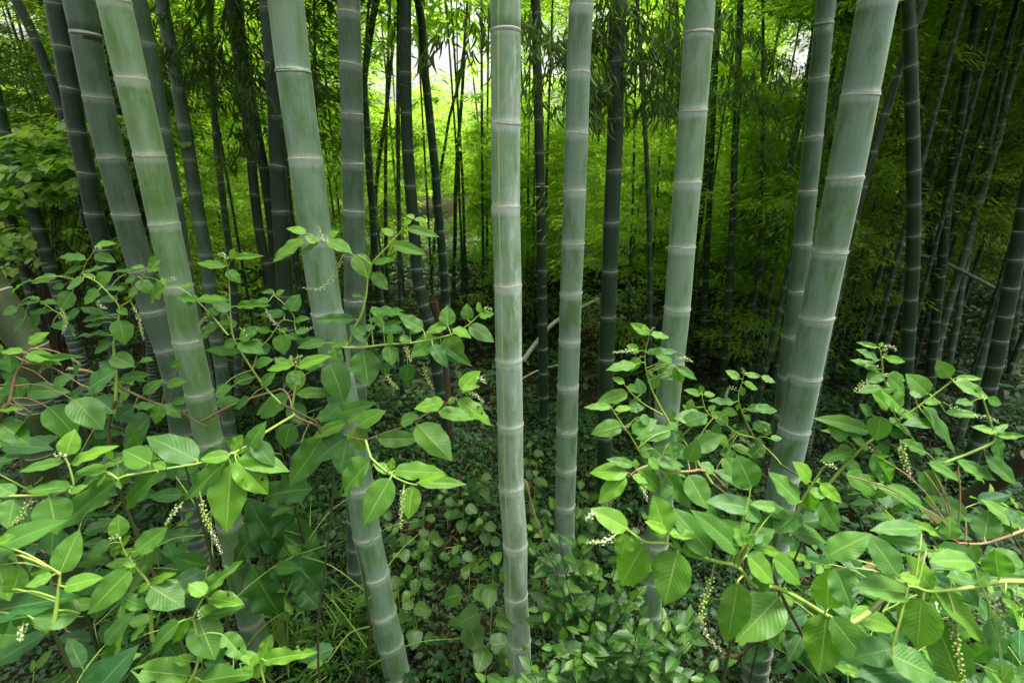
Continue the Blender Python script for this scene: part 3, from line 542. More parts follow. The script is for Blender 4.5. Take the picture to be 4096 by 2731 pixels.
# ------------------------------------------------------------------ pokeweed
ICO = None
def ico():
    global ICO
    if ICO is None:
        t = (1+5**.5)/2
        V = norm(np.array([[-1, t, 0], [1, t, 0], [-1, -t, 0], [1, -t, 0], [0, -1, t], [0, 1, t], [0, -1, -t], [0, 1, -t], [t, 0, -1], [t, 0, 1], [-t, 0, -1], [-t, 0, 1]], float))
        Fc = np.array([[0, 11, 5], [0, 5, 1], [0, 1, 7], [0, 7, 10], [0, 10, 11], [1, 5, 9], [5, 11, 4], [11, 10, 2], [10, 7, 6], [7, 1, 8], [3, 9, 4], [3, 4, 2], [3, 2, 6], [3, 6, 8], [3, 8, 9], [4, 9, 5], [2, 4, 11], [6, 2, 10], [8, 6, 7], [9, 8, 1]])
        ICO = (V, Fc)
    return ICO
def raceme(P, parent, origin, kind='w', rs=None):
    """flower spike: rachis, short pedicels, flowers (white) or young berries (green) growing smaller towards the tip"""
    rs = rs or random
    P = smooth_path(P, 30); L = np.linalg.norm(np.diff(P, axis=0), axis=1).sum()
    mb = MB(); tube(mb, P, np.linspace(0.0016, 0.0008, 30), 5, 0)
    T, U, W = frames(P); V, Fc = ico(); n = int(L/0.0030)
    for i in range(n):
        f = 0.16+0.84*i/n; ii = min(int(f*29), 29); a = i*2.4+rs.uniform(-.4, .4)
        ln = 0.0085*(1-0.55*f)*rs.uniform(.8, 1.2); d = norm(math.cos(a)*U[ii]+math.sin(a)*W[ii]+0.25*T[ii])
        c = P[ii]+d*ln
        tube(mb, np.array([P[ii], c]), 0.0005, 3, 0)
        green = kind == 'g' and f < 0.62 or kind == 'b'
        r = (0.0025 if green else 0.0020)*(1-0.5*f*f)
        if green: mb.add(c+V*np.array([1, 1, 0.9])*r, Fc, 2)
        else:
            u2 = norm(np.cross(d, [0.3, 0.2, 1])); w2 = np.cross(d, u2)
            for k in range(5):
                b = k*1.2566; e = math.cos(b)*u2+math.sin(b)*w2; e2 = -math.sin(b)*u2+math.cos(b)*w2
                mb.add([c, c+e*r*.9+e2*r*.55+d*r*.2, c+e*r*1.5+d*r*.5, c+e*r*.9-e2*r*.55+d*r*.2], [[0, 1, 2, 3]], 1)
            mb.add(c+V*r*0.5, Fc, 2)
    mb.smooth = False
    return mb.build('flower_spike', [M_STEMP if kind != 'w' else M_STEM, M_PETAL, M_BERRY], parent, origin)

LR = np.random.default_rng(5)
def eaten(tpl, holes):
    """same blade with finer grid and bitten holes: (s, u, radius) in leaf space"""
    V, Fc, uv = blade('poke', 44, 24, bend=0.12, fold=0.16, ripple=0.04)
    C = uv[Fc].mean(1); keep = np.ones(len(Fc), bool)
    for (s, u, r) in holes:
        dx = (C[:, 1]-s); dy = (C[:, 0]-u)*0.24; an = np.arctan2(dy, dx)
        keep &= np.hypot(dx, dy) > r*(1+0.22*np.sin(3*an+s*9)+0.12*np.sin(7*an))
    return V, Fc[keep], uv
EATEN = [eaten(0, h) for h in ([(0.55, 0.9, 0.10), (0.72, 0.75, 0.07)], [(0.35, -0.95, 0.09), (0.6, 0.2, 0.035)], [(0.62, -0.35, 0.05), (0.25, 0.8, 0.06), (0.45, 0.35, 0.02)], [(0.9, 0.0, 0.10), (0.5, 1.0, 0.09)], [(0.5, 0.55, 0.035), (0.66, 0.45, 0.03), (0.4, -0.6, 0.02)])]

def leaf_spec(mb_leaf, mb_stem, stemP, stemR, b, t, wd, depth, tone, hole=None):
    """one traced leaf: blade base and tip as photo pixels; wd its visible width in pixels"""
    # depth at the nearest stem point
    sx, sy, sdp = project(stemP); k = int(np.argmin((sx-b[0])**2+(sy-b[1])**2)); d0 = float(sdp[k])
    A = atd(b[0], b[1], d0 + LR.uniform(-0.03, 0.03)); Lpx = math.hypot(t[0]-b[0], t[1]-b[1])
    dz = LR.uniform(-0.30, 0.22)*Lpx*d0/F
    dA = (A[1])*CP-(A[2]-CAMZ)*SP_
    B = atd(t[0], t[1], max(dA+dz, 0.3)); ax = B-A; L = np.linalg.norm(ax); axn = ax/L
    view = norm(A-CAM); N0 = norm(np.array([0, 0, 1.0])*LR.uniform(0.5, 0.9) - view*LR.uniform(0.6, 1.0) + LR.normal(0, 0.18, 3))
    N = norm(N0-(N0@axn)*axn); side = np.cross(N, axn)
    fore = max(np.linalg.norm(side-(side@view)*view), 0.45)
    W = wd*dA/F/fore; W = min(W*1.14, L*0.80)
    tpl = EATEN[hole] if hole is not None else POKE[int(LR.integers(len(POKE)))]
    put_leaves(mb_leaf, tpl, A, axn, N, L, W, tone)
    # petiole
    S = stemP[k]; mid = (S+A)/2+np.array([0, 0, 0.12*np.linalg.norm(A-S)])
    tube(mb_stem, smooth_path([S, mid, A, A+axn*L*0.06-N*0.001], 7), np.linspace(0.0019, 0.0012, 7)*(0.7+0.6*min(L/0.15, 1.3)), 5)

PLANTS = {}
def plant(key, label, root, name='pokeweed', cat='pokeweed'):
    z = float(ground_z(root[0], root[1])); t = thing(name, label, cat, (root[0], root[1], z), 'pokeweed plants among the bamboo')
    PLANTS[key] = (t, np.array([root[0], root[1], z])); return t
def J(r, c, s):      # 'x y x y ...' -> photo pixels
    v = [float(a) for a in s.split()]; return [tp(r, c, v[i], v[i+1]) for i in range(0, len(v), 2)]
def branch(key, r, c, stem, d0, d1, leaves, racemes=(), rad=(0.0045, 0.002), pink=False, root=False, tone=0.0, via=None):
    """stem: pixels base to tip; leaves: 'bx by tx ty w tone[ hole];'"""
    t, org = PLANTS[key]; px = J(r, c, stem); n = len(px)
    P = np.array([atd(p[0], p[1], d0+(d1-d0)*i/(n-1)) for i, p in enumerate(px)])
    P = smooth_path(P, max(14, 6*n))
    ms, ml = MB(), MB(); tube(ms, P, np.linspace(rad[0], rad[1], len(P)), 8)
    full = P
    if root:
        g = org.copy(); g[2] -= 0.03; a = P[0]; d = norm(P[0]-P[3])
        if via:
            path = STALKS[via[0]][1]; Yp = float(path[:, 1].mean())+0.14; o_ = [at(*p_, Yp) for p_ in via[1]]
            e_ = o_[-1].copy(); e_[2] = float(ground_z(e_[0], e_[1]))-0.03; Q = smooth_path([e_]+o_[::-1]+[a], 24)
            m2 = MB(); tube(m2, Q, np.linspace(rad[0]*1.5, rad[0], 24), 10); m2.build('stem', M_STEMDK, t, org)
            root = False
    if root:
        Q = smooth_path([g, g*0.6+a*0.4+np.array([0, 0, 0.10]), a+d*0.12*np.linalg.norm(a-g), a], 16)
        m2 = MB(); tube(m2, Q, np.linspace(rad[0]*1.5, rad[0]*1.0, 16), 10); m2.build('stem', M_STEMDK, t, org)
    for row in leaves.split(';'):
        v = row.split()
        if len(v) < 6: continue
        bx, by, tx, ty, wd, tn_ = map(float, v[:6]); hole = int(v[6]) if len(v) > 6 else None
        leaf_spec(ml, ms, full, None, tp(r, c, bx, by), tp(r, c, tx, ty), wd*TILE, None, float(np.clip(tn_+tone+LR.normal(0, 0.08), 0, 1)), hole)
    bo = ms.build('branch', M_STEMP if pink else M_STEM, t, org)
    if ml.n: ml.build('leaves', M_POKE, bo)
    if ml.n:
        lv = bo.children[-1]; lv.data.transform(__import__('mathutils').Matrix.Translation(tuple(-org)))
    for kind, s in racemes:
        pp = J(r, c, s); sx, sy, sdp = project(full); k = int(np.argmin((sx-pp[0][0])**2+(sy-pp[0][1])**2)); d = float(sdp[k])
        raceme([atd(a[0], a[1], d-0.01*i) for i, a in enumerate(pp)], bo, org, kind)
    return full

exec_data = []
# --- plant A: upright shoot in front of the thick pale leaning stalk, with the long level branch to the right
plant('A', 'pokeweed with an upright shoot before the thick pale stalk, level branch reaching the central one', (-0.80, 2.0))
branch('A',1,1,'580 765 620 750 655 650 700 560 730 430 740 320 775 230 850 150 930 60 985 -10 1030 -40',1.65,1.5,
 '985 20 1190 65 50 .7;895 120 1100 175 65 .6;780 240 905 210 40 .8;770 300 865 410 75 .5;655 188 765 322 110 .6;897 66 822 12 45 .9;1035 -30 1105 -42 25 1;1030 -45 980 -70 40 1;1010 -25 950 -10 38 .9;655 590 400 598 62 .25;640 440 700 445 25 .5;720 690 620 615 80 .3',
 (), (0.0048,0.0018), root=True, via=('leftbig', [(1385, 1480), (1415, 1750), (1465, 2000), (1515, 2250), (1560, 2450)]))
branch('A',1,1,'735 330 700 240 640 185 560 140 480 110 430 95',1.55,1.45,
 '492 100 640 170 76 .6;415 110 345 65 50 .75;340 90 115 215 62 .7;350 52 232 2 45 .9;490 78 550 30 42 .8;430 110 285 190 28 .4',
 [('w','455 110 440 55 425 0'),('g','590 180 552 250 520 335 440 400 325 395')],(0.0028,0.0015))
branch('A',1,1,'590 768 700 768 850 750 1020 738 1170 710 1280 680 1370 625 1440 560 1472 520',1.6,1.5,
 '1365 597 1358 495 104 .35;1240 632 1236 502 122 .45;1235 630 1095 662 55 .7;1272 652 1392 690 68 .9;1372 635 1537 726 86 .35;1442 548 1428 480 34 1;1440 570 1535 560 48 .5;1162 700 1015 832 112 .45;1240 697 1310 876 132 .75;1145 752 1245 885 78 .3;1086 656 930 570 80 .4;1000 672 1082 656 34 .9;870 756 896 882 132 .45;1200 745 1400 886 66 .2;708 786 746 1016 158 .3;520 762 556 866 94 .35 3;962 660 795 662 52 .3;880 745 885 670 36 .9;750 540 975 547 45 .25;470 740 285 747 56 .3;612 735 480 742 34 .3;735 738 650 692 30 .4;990 872 980 1002 90 .15;860 860 830 950 70 .15;940 700 1010 730 60 .4;850 640 770 575 45 .4;830 600 760 515 40 .5;1090 780 1190 800 50 .3',
 [('g','970 752 990 800 1012 860'),('g','1090 868 1108 950 1150 1032'),('b','850 930 880 980 935 1030'),('w','1460 540 1490 520 1520 535')],(0.0046,0.0018))
branch('A',1,1,'700 768 740 700 790 620 820 560 835 530',1.75,1.7,
 '820 560 760 510 40 .5;820 560 970 540 40 .3;800 600 740 590 45 .4;830 545 860 510 25 .7;850 640 950 600 50 .4;780 650 700 640 40 .3',(),(0.003,0.0015))
# --- plant B: pink forked stem left of the middle, low long branches right and left
plant('B', 'pokeweed with a forked pink stem in the left middle, long bright branches spreading both ways', (-1.05, 1.9))
branch('B',1,1,'-300 1230 -90 1120 140 1045 200 1030 245 1080 280 1190 345 1225 420 1255 560 1305 640 1330 725 1345 850 1300 960 1265 1100 1190 1220 1125 1290 1080 1330 1030',2.2,1.4,
 '1318 1030 1442 908 86 .95;1325 1032 1440 1000 34 1;1214 1110 1032 1158 82 .85;1300 1100 1527 1242 84 .85 4;1182 1170 1408 1205 76 .6;945 1240 1056 1190 70 .5;1045 1252 1276 1474 152 .6;798 1342 1082 1340 96 .45;1240 1112 1292 1084 30 1;415 1212 815 1122 96 .35;680 1256 832 1150 92 .75;610 1242 690 1190 32 .95;600 1242 365 1322 70 .7;650 1270 716 1422 112 .7;455 1330 255 1628 152 .4;615 1322 390 1480 118 .35;600 1385 565 1560 132 .2;235 1090 55 1205 98 .4;240 1082 0 1165 88 .3;250 1245 210 1410 122 .3;290 1060 558 1052 62 .6;285 908 290 1050 105 .85;500 866 602 1106 152 .3;265 1120 330 1250 120 .15;560 1130 450 1230 100 .15',
 [('w','1330 1048 1400 1058 1468 1112'),('w','1425 958 1450 965 1478 990')],(0.0052,0.0018),pink=True,root=True,via=('left', [(815, 1700), (850, 1850), (905, 2060), (960, 2230), (1010, 2420)]))
branch('B',1,1,'268 1120 285 1000 285 900 272 868',1.42,1.38,
 '265 882 100 906 52 .9;300 890 478 805 60 .85;258 866 256 814 24 1;235 892 150 832 80 .3;330 892 492 832 78 .25;240 940 320 1000 70 .2',[('w','290 880 305 830 330 822')],(0.0035,0.0018))
branch('B',2,1,'725 45 750 127 770 167 880 260 980 310 1052 326',1.38,1.3,
 '748 180 535 392 152 .5 3;880 285 710 577 152 .65;905 236 1226 256 96 .5;1050 312 1362 316 70 .75;1056 310 1226 250 54 .95;1020 335 990 546 112 .95;886 246 770 192 56 .95;880 232 896 150 44 1;890 260 926 262 18 1',
 [('w','970 322 955 400 945 602')],(0.0034,0.0018))
branch('B',2,0,'1850 -115 1660 0 1570 70 1440 135 1270 185 1040 225 800 265 740 290',1.4,1.15,
 '1465 142 1440 332 92 .8;1480 172 1690 387 150 .8 4;1500 158 1813 206 112 .6;1455 120 1535 10 76 .8;1470 130 1585 95 40 .9;1440 142 1248 160 70 .6;1420 172 1175 422 110 .5;1450 200 1412 627 188 .6;1240 172 912 -8 150 .35;940 190 760 100 132 .55;1040 216 945 186 50 .9;1042 216 1092 190 26 1;990 246 710 502 108 .4;725 296 370 612 138 .35;800 266 762 332 88 .2;665 242 450 212 78 .7;665 256 600 337 74 .6;1590 60 1725 190 100 .3;1560 100 1640 -60 90 .35',
 [('w','1150 430 1090 500 1032 582'),('g','1252 370 1290 530 1340 640 1392 762')],(0.0042,0.002))
# --- plant C: low left shoots
plant('C', 'pokeweed at the lower left corner with large leaves nearest to the viewer', (-1.15, 0.75))
branch('C',2,0,'-200 395 -20 402 90 395 310 388 440 355 462 330 440 230 408 150',1.15,1.1,
 '445 336 160 362 74 .4;440 376 535 324 40 .7;310 400 360 637 190 .3;400 182 95 232 60 .6;440 196 706 60 64 .75;415 142 455 -20 100 .8;90 410 48 602 158 .3;90 386 -30 328 78 .35;-10 400 -120 520 110 .3',
 [('w','400 150 370 140 335 145'),('b','200 400 170 470 120 540 60 590')],(0.004,0.0018),root=True)
branch('C',2,0,'300 1240 340 1180 370 960 376 880',0.95,0.95,
 '376 880 486 608 130 .6;-60 752 318 527 140 .4;-40 700 110 650 70 .7;-20 830 60 1042 130 .5;505 1132 180 1150 150 .4;330 892 160 967 60 .55;400 962 640 900 90 .5;80 1002 132 838 100 .45;-60 1120 480 1012 165 .1;-80 1000 -10 1290 140 .3;170 1140 100 1260 110 .3',
 [('w','150 1180 135 1250 125 1310')],(0.005,0.002))
# --- plant D: centre left low shoot
plant('D', 'small pokeweed with hole eaten leaves low in front of the pale left stalk foot', (-0.95, 0.95))
branch('D',2,0,'960 1300 950 1230 945 1050 930 940 850 840 780 740 760 690',1.3,1.25,
 '748 650 740 514 96 .75;692 692 520 772 80 .35;690 752 800 648 84 .6 0;850 742 1062 590 112 .45;918 832 1010 642 130 .35;822 856 512 1148 140 .4;850 832 768 822 30 .9;932 952 1080 866 50 .9;930 952 850 1000 42 .5;945 962 1156 1096 172 .35;910 1092 720 1010 80 .25 1;1000 1000 930 1120 60 .3',
 [('w','760 660 720 655 680 662')],(0.0055,0.002),root=True)
branch('D',2,0,'1190 1560 1220 1500 1245 1400 1225 1220 1215 1150 1260 1060 1292 1008',1.28,1.25,
 '1290 1010 1180 940 80 .85;1310 1036 1526 1060 86 .8 4;1292 990 1490 800 88 .6 0;1290 1010 1375 950 40 .8;1245 1112 1336 1100 50 .8;1186 1160 1090 1316 66 .9;1245 1172 1352 1422 172 .45;1130 1182 860 1402 98 .35;1272 1150 1542 1092 70 .2;1190 1522 815 1476 148 .5 3;1270 1556 1612 1482 128 .5 0;1200 1432 1085 1410 60 .6;820 1300 940 1190 50 .6;1400 1262 1546 1422 100 .4 1',
 [('w','1240 1105 1248 1135 1256 1168')],(0.004,0.0018))
branch('D',2,1,'110 1640 90 1560 70 1480 72 1422',1.2,1.2,
 '92 1426 402 1358 88 .75 0;70 1420 146 1250 76 .85;60 1422 -60 1470 60 .75;95 1442 20 1532 70 .8;60 1440 -90 1360 60 .6',(),(0.003,0.0015))
# --- plant E: upper left thicket
plant('E', 'pokeweed of the upper left thicket with long drooping flower spikes, behind the olive stalk', (-1.45, 1.55))
branch('E',1,0,'725 1100 730 950 715 800 720 700 750 530 690 440 610 360 530 320',1.85,1.75,
 '745 595 796 742 136 .35;610 366 686 294 72 .5;620 406 520 496 90 .45;600 330 510 306 26 .8;520 350 410 390 80 .45;740 470 580 452 50 .25;785 400 660 402 26 .2;740 520 802 560 46 .7;692 690 410 666 54 .25;700 560 500 602 46 .35;655 610 535 640 36 .4;830 290 690 286 26 .25;700 820 846 886 130 .3;640 560 500 520 50 .2;720 900 620 860 90 .15;700 740 560 790 60 .25',
 [('g','380 520 412 600 390 690'),('w','600 480 630 510 672 525')],(0.006,0.002),root=True)
branch('E',1,0,'745 515 820 470 870 390 920 280 952 238',1.8,1.7,
 '940 250 986 188 36 .9;902 266 815 266 30 .9;930 270 1002 218 58 .6;930 286 1010 282 36 .7;862 352 972 420 92 .4;1040 382 918 482 86 .6 3;870 402 785 440 68 .4;850 330 760 350 50 .3',
 [('w','820 480 868 580 902 722')],(0.003,0.0015))
branch('E',1,0,'490 350 520 290 540 240 575 185 600 148',1.9,1.85,
 '600 130 710 100 40 .8;595 186 720 226 60 .45;535 216 345 170 56 .4;520 300 695 264 40 .35;515 256 400 310 30 .4;360 320 170 352 44 .45;200 350 30 392 44 .25;405 380 325 395 44 .2;455 420 370 536 122 .35',
 [('w','610 130 622 142 632 155')],(0.003,0.0014))
branch('E',1,0,'470 700 400 580 330 530 260 480 200 450',2.0,1.95,
 '245 470 170 435 30 .4;240 482 105 486 30 .3;262 480 345 480 50 .35;250 560 200 640 96 .2;320 540 180 550 36 .2;500 540 390 590 60 .2;330 620 460 640 60 .2;150 600 60 660 70 .2;110 520 10 560 50 .25',
 (),(0.003,0.0014))
# --- plant F: left edge shoot
plant('F', 'pokeweed at the left edge with rounder leaves below the fat olive stalk', (-1.75, 1.3))
branch('F',1,0,'60 1120 100 940 140 870 165 790 180 740',1.5,1.45,
 '180 745 292 665 50 .8;172 806 347 842 74 .7;140 800 -5 780 54 .7;180 862 522 816 46 .5;100 950 112 1092 172 .3;60 818 62 934 130 .15;552 1030 692 904 128 .25;460 1092 652 1272 152 .3;300 1140 502 1312 168 .25;170 1042 402 1032 98 .15;-20 1160 125 1135 44 .6;-20 1228 188 1386 130 .35;510 870 398 1012 92 .15;-30 1010 -10 1130 120 .2;330 1010 450 930 80 .15;200 1180 60 1300 120 .15',
 [('b','325 850 290 880 240 932')],(0.0055,0.0018),pink=True,root=True)
branch('F',1,0,'420 900 560 920 660 970 800 1040 960 1110 1120 1160 1200 1215 1300 1260',1.75,2.15,
 '1010 1120 958 1246 94 .45;962 1136 820 1136 46 .25;1030 1126 1142 1196 68 .35;940 1200 745 1402 170 .15;900 1060 1010 960 60 .35;1050 1000 1150 970 60 .3;1090 1100 1180 1110 50 .3;760 960 960 940 60 .2;600 1080 720 1180 120 .12;840 1150 700 1220 100 .15;1130 860 1060 890 40 .6;880 850 960 840 50 .4',
 (),(0.007,0.003),pink=True)
# --- plant G: shoots between pale left stalk and thick pale stalk
plant('G', 'pokeweed between the two pale left stalks with a straight upright shoot carrying a flower cluster', (-0.9, 1.6))
branch('G',1,0,'1760 1120 1650 1000 1510 790 1460 690 1445 560 1440 400 1430 280 1445 230',1.75,1.65,
 '1400 266 1230 224 56 .65;1420 286 1516 356 84 .5;1466 206 1652 190 36 .75;1452 216 1466 144 36 1;1490 510 1686 490 52 .5 4;1440 536 1328 482 66 .4;1430 476 1235 470 52 .45;1480 726 1392 766 52 .4;1362 640 1220 702 84 .35 2;1470 642 1350 580 80 .2;1500 802 1284 776 60 .4;1496 742 1656 792 82 .4;1502 716 1640 642 70 .4;1640 1010 1720 920 60 .3;1600 880 1700 830 60 .3;1560 1100 1450 1130 150 .2;1350 1060 1440 1010 80 .25;1350 1120 1500 1080 60 .35;1590 960 1460 980 60 .35',
 [('w','1430 222 1400 182 1365 188'),('w','1500 640 1570 700 1620 650')],(0.0042,0.0018),root=True)
branch('G',1,0,'1430 690 1330 570 1240 480 1150 410 1050 370',1.65,1.62,
 '1240 476 1095 436 58 .45 1;1200 442 1172 512 40 .5;1235 462 1402 442 50 .5;1145 402 1212 354 36 .8;1042 366 1010 330 34 .8;1300 560 1380 520 50 .3',
 [('w','1060 370 1080 335 1110 345'),('b','1330 570 1280 590 1250 630')],(0.0026,0.0014))
branch('G',1,1,'20 900 60 780 130 700 200 600 280 600 240 520 150 440',1.85,1.8,
 '190 686 214 812 106 .7;130 666 30 650 40 .85;190 672 236 645 28 .9;20 712 60 802 110 .3;230 692 336 716 42 .3;280 600 370 570 40 .4;250 540 310 430 80 .4;160 440 210 405 30 .6;150 420 70 418 30 .4;220 560 50 555 50 .35;120 480 0 490 50 .4;200 520 280 510 30 .3;130 770 20 800 60 .2;290 670 370 660 60 .3;300 740 450 720 50 .3',
 [('w','190 640 140 600 60 460 '),('b','330 640 360 655 400 640')],(0.003,0.0014))
# --- plant H: tall shoot right of centre
plant('H', 'pokeweed with the tall bright shoot in front of the pale stalk right of centre', (0.95, 1.35))
branch('H',1,2,'1330 1620 1250 1500 1150 1350 1090 1280 1040 1200 990 1110 940 1000 910 870 915 780 935 700',1.6,1.5,
 '930 682 818 614 56 .8;926 690 900 620 38 .9;950 690 1072 690 44 .55;870 792 797 752 54 .65;872 832 810 912 64 .65;852 876 672 887 60 .5;915 800 1117 800 46 .4;1076 866 985 810 44 .6;1076 872 955 906 54 .5;1105 880 1150 992 76 .7;1110 892 1247 960 48 .5;1102 932 1000 952 60 .35;978 944 955 1032 84 .45;930 912 960 950 36 .75;1090 1240 1070 1146 44 .4;1100 1240 1052 1285 50 .6;1112 1290 1152 1362 50 .65;1300 1212 1105 1190 94 .4;1150 1240 1305 1180 80 .25;1180 1420 1020 1390 90 .3',
 [('w','870 800 810 790 705 800'),('w','1100 850 1150 832 1212 860'),('w','940 690 955 660 965 640')],(0.005,0.0016),pink=False,root=True)
branch('H',1,2,'1020 1190 900 1120 830 1060 780 1000',1.55,1.5,
 '780 992 708 948 38 .85;802 1012 886 1040 46 .75;886 1062 870 958 74 .45;802 1052 604 1112 76 .65;880 1090 800 1120 30 .5',(),(0.0026,0.0014))
branch('H',1,2,'980 1560 920 1500 830 1340 760 1240 700 1150',1.42,1.35,
 '702 1142 534 1130 42 .85;722 1160 836 1142 36 .9;722 1122 746 1090 26 .7;766 1256 570 1307 96 .75;806 1150 906 1140 78 .4 2;832 1302 984 1206 94 .45;1070 1290 850 1336 92 .4;946 1462 885 1350 74 .65;950 1480 988 1405 42 .85;960 1400 1080 1500 110 .3;880 1200 960 1250 70 .3',
 [('w','770 1280 790 1265 830 1245')],(0.003,0.0015))
branch('H',2,2,'1400 330 1340 265 1250 232 1200 240 1060 240 960 200 860 232 805 272',1.4,1.25,
 '800 250 563 224 98 .8;836 202 680 158 56 .6;800 262 700 206 30 .85;786 266 604 432 106 .75;860 226 1052 372 112 .65;830 270 926 316 46 .9;852 222 850 164 50 .85;932 162 1002 226 60 .8;1000 222 1212 477 110 .4;980 176 1167 192 72 .4;1180 266 1312 480 132 .4;1102 236 1182 266 40 .6;1345 236 1252 190 84 .4;1400 156 1506 272 84 .5;1060 60 1090 170 90 .3;1000 390 1080 330 90 .25;1210 110 1110 150 60 .4;1180 180 1240 40 90 .35',
 [('g','762 310 730 380 665 462'),('w','868 318 900 352 926 432')],(0.0042,0.002),pink=True)
# --- plant I: nearest right, brightest
plant('I', 'nearest pokeweed on the right with largest bright leaves and thick drooping green flower spike', (1.0, 0.8))
branch('I',2,2,'2320 1120 2200 1190 2080 1160 1888 1045 1725 965 1600 960 1490 840 1340 800 1130 735 1050 690 920 685 830 630 800 605',1.1,1.0,
 '800 600 574 469 118 .75;796 632 757 802 108 .85;906 696 731 976 190 .65;1046 642 950 384 168 .45;1046 616 915 552 56 .95;1060 626 1246 640 60 .9;1116 742 1026 1080 212 .6;1140 726 1302 766 70 .85;1130 728 1085 670 30 .95;1320 756 1085 460 150 .4;1500 740 1226 480 128 .35;1546 702 1400 535 108 .85;1490 932 1436 1350 168 .5;1750 1026 1480 1306 215 .65;1550 766 1730 942 128 .5;1570 702 1830 772 56 .85;1560 692 1722 600 98 .4;1580 342 1500 150 160 .35;1562 472 1320 402 108 .3;1580 342 1360 222 78 .3;1640 522 1385 400 120 .35;1728 472 1575 440 60 .4;1300 480 1390 560 120 .2;1660 900 1600 1000 110 .3;2050 1100 2063 840 160 .85;2048 1140 2003 1516 195 .85;2195 1140 2548 1202 120 .75;2074 1150 2398 1565 160 .45;2070 1090 2260 1060 90 .4;1715 782 1912 950 120 .45;1460 640 1560 560 90 .3;1650 640 1480 620 100 .3',
 [('w','750 620 650 682 542 682'),('w','602 500 570 520 532 535'),('g','1345 820 1312 960 1268 1085 1290 1250 1392 1372'),('w','2155 1250 2190 1330 2235 1442')],(0.006,0.0026),root=True)
branch('I',2,2,'1490 840 1520 780 1545 730 1550 690',1.05,1.0,
 '1545 702 1470 600 70 .6;1550 700 1600 640 50 .8',(),(0.003,0.0018))
# --- plant J: right middle with long shoot rising right
plant('J', 'pokeweed of the right middle with a long shoot rising right and small white flower heads', (1.55, 1.25))
branch('J',1,3,'420 1720 560 1545 700 1400 830 1300 940 1220 1080 1120 1200 1030 1290 960',1.5,1.35,
 '1250 958 1184 850 84 .5;1290 962 1462 960 34 .8;1280 986 1512 1082 74 .45;1116 1062 1004 932 126 .45;1086 1112 1216 1100 40 .8;950 1150 840 1026 110 .4 2;872 1140 770 1050 86 .8;900 1150 1066 1226 46 .85;820 1198 790 1356 128 .65;872 1232 1107 1332 98 .4;742 1292 465 1184 88 .4;760 1190 695 1120 54 .3;1076 1166 1312 1422 138 .35;1230 1180 1462 1176 50 .45;1156 1250 982 1220 74 .2;870 1310 980 1300 70 .2;620 1310 460 1275 40 .8;640 1402 530 1450 80 .6;642 1420 440 1462 68 .4;700 1342 620 1300 50 .5;600 1350 500 1230 80 .25;740 1400 660 1330 60 .4;800 1420 880 1380 60 .3;1060 1210 980 1180 70 .2;560 1460 700 1550 80 .3;1000 1050 1080 1080 60 .3',
 [('w','1210 1110 1290 1152 1380 1192 1490 1200 1565 1242'),('w','720 1390 800 1420 875 1452'),('g','880 1370 960 1430 1020 1560')],(0.0055,0.002),root=True)
branch('J',1,3,'880 1100 860 1020 835 950 828 850 815 780',1.42,1.38,
 '800 766 660 735 30 .8;815 762 836 735 34 .9;806 846 655 784 50 .5;800 906 648 830 46 .65;850 836 992 852 44 .55;845 830 850 800 24 .9;828 926 725 992 72 .65;832 1022 670 1046 58 .35;866 946 982 1052 70 .4;870 936 1016 970 50 .35;860 1010 960 1010 60 .3',
 [('w','820 795 870 756 922 786'),('w','800 902 752 862 725 892'),('b','740 980 700 1000 650 1050')],(0.003,0.0015))
branch('J',1,3,'1170 1510 1260 1475 1400 1420 1530 1355 1520 1280 1490 1180 1460 1085',1.35,1.3,
 '1490 1092 1597 1122 54 .4;1530 1350 1605 1470 112 .3;1530 1302 1410 1250 44 .6;1550 1320 1712 1320 40 .6;1205 1430 1145 1400 58 .4;1300 1480 1535 1605 70 .35;1100 1422 922 1350 68 .35;1475 1452 1690 1632 80 .3;1270 1480 1120 1490 60 .35;1450 1060 1420 1010 60 .35;1390 1110 1280 1120 50 .3;1520 1310 1620 1250 40 .5',
 (),(0.0045,0.002))
branch('J',2,3,'205 690 270 560 330 420 400 310 450 230 480 195',1.3,1.2,
 '375 304 305 180 88 .85;412 300 440 280 30 .8;440 316 572 442 68 .9;370 372 385 516 82 .6;380 374 488 380 68 .55;312 436 106 248 108 .35;440 432 548 618 130 .35;242 612 520 652 118 .35;246 532 5 428 88 .4;200 650 290 700 70 .3;150 600 20 520 120 .25;330 560 560 520 100 .2;300 500 150 640 120 .2',
 [('w','470 215 500 195 552 225')],(0.005,0.002),pink=False)
# --- plant K: lower right corner
plant('K', 'pokeweed of the lower right corner with broad leaves running out of view', (1.75, 0.75))
branch('K',2,3,'1800 915 1719 930 1560 932 1400 965 1140 992 1040 965 990 960',0.95,0.95,
 '530 846 660 1112 172 .35 0;490 768 757 622 140 .35;925 892 758 630 138 .4;992 1000 650 954 138 .4;940 902 1064 930 60 .8;1142 988 1012 766 108 .8;1132 1020 1030 980 60 .85;1076 1036 1050 1362 200 .6;1166 1016 1562 1336 150 .55;1392 802 1130 800 116 .55;1075 602 765 592 92 .3;1110 700 800 640 110 .25;1560 900 1530 720 170 .35;1600 1000 1719 1180 180 .3;1310 1560 1190 1170 200 .25;880 1390 1202 1522 168 .3;1420 940 1500 870 90 .5;1250 900 1440 960 90 .3;1500 1160 1600 1400 180 .2;900 1350 660 1400 150 .18;1000 1500 700 1490 150 .15;1580 1560 1640 1450 60 .6',
 [('w','1165 1050 1172 1100 1178 1155'),('b','1260 1170 1300 1350 1345 1570'),('w','1480 960 1560 1120 1610 1290')],(0.005,0.0025),root=True)
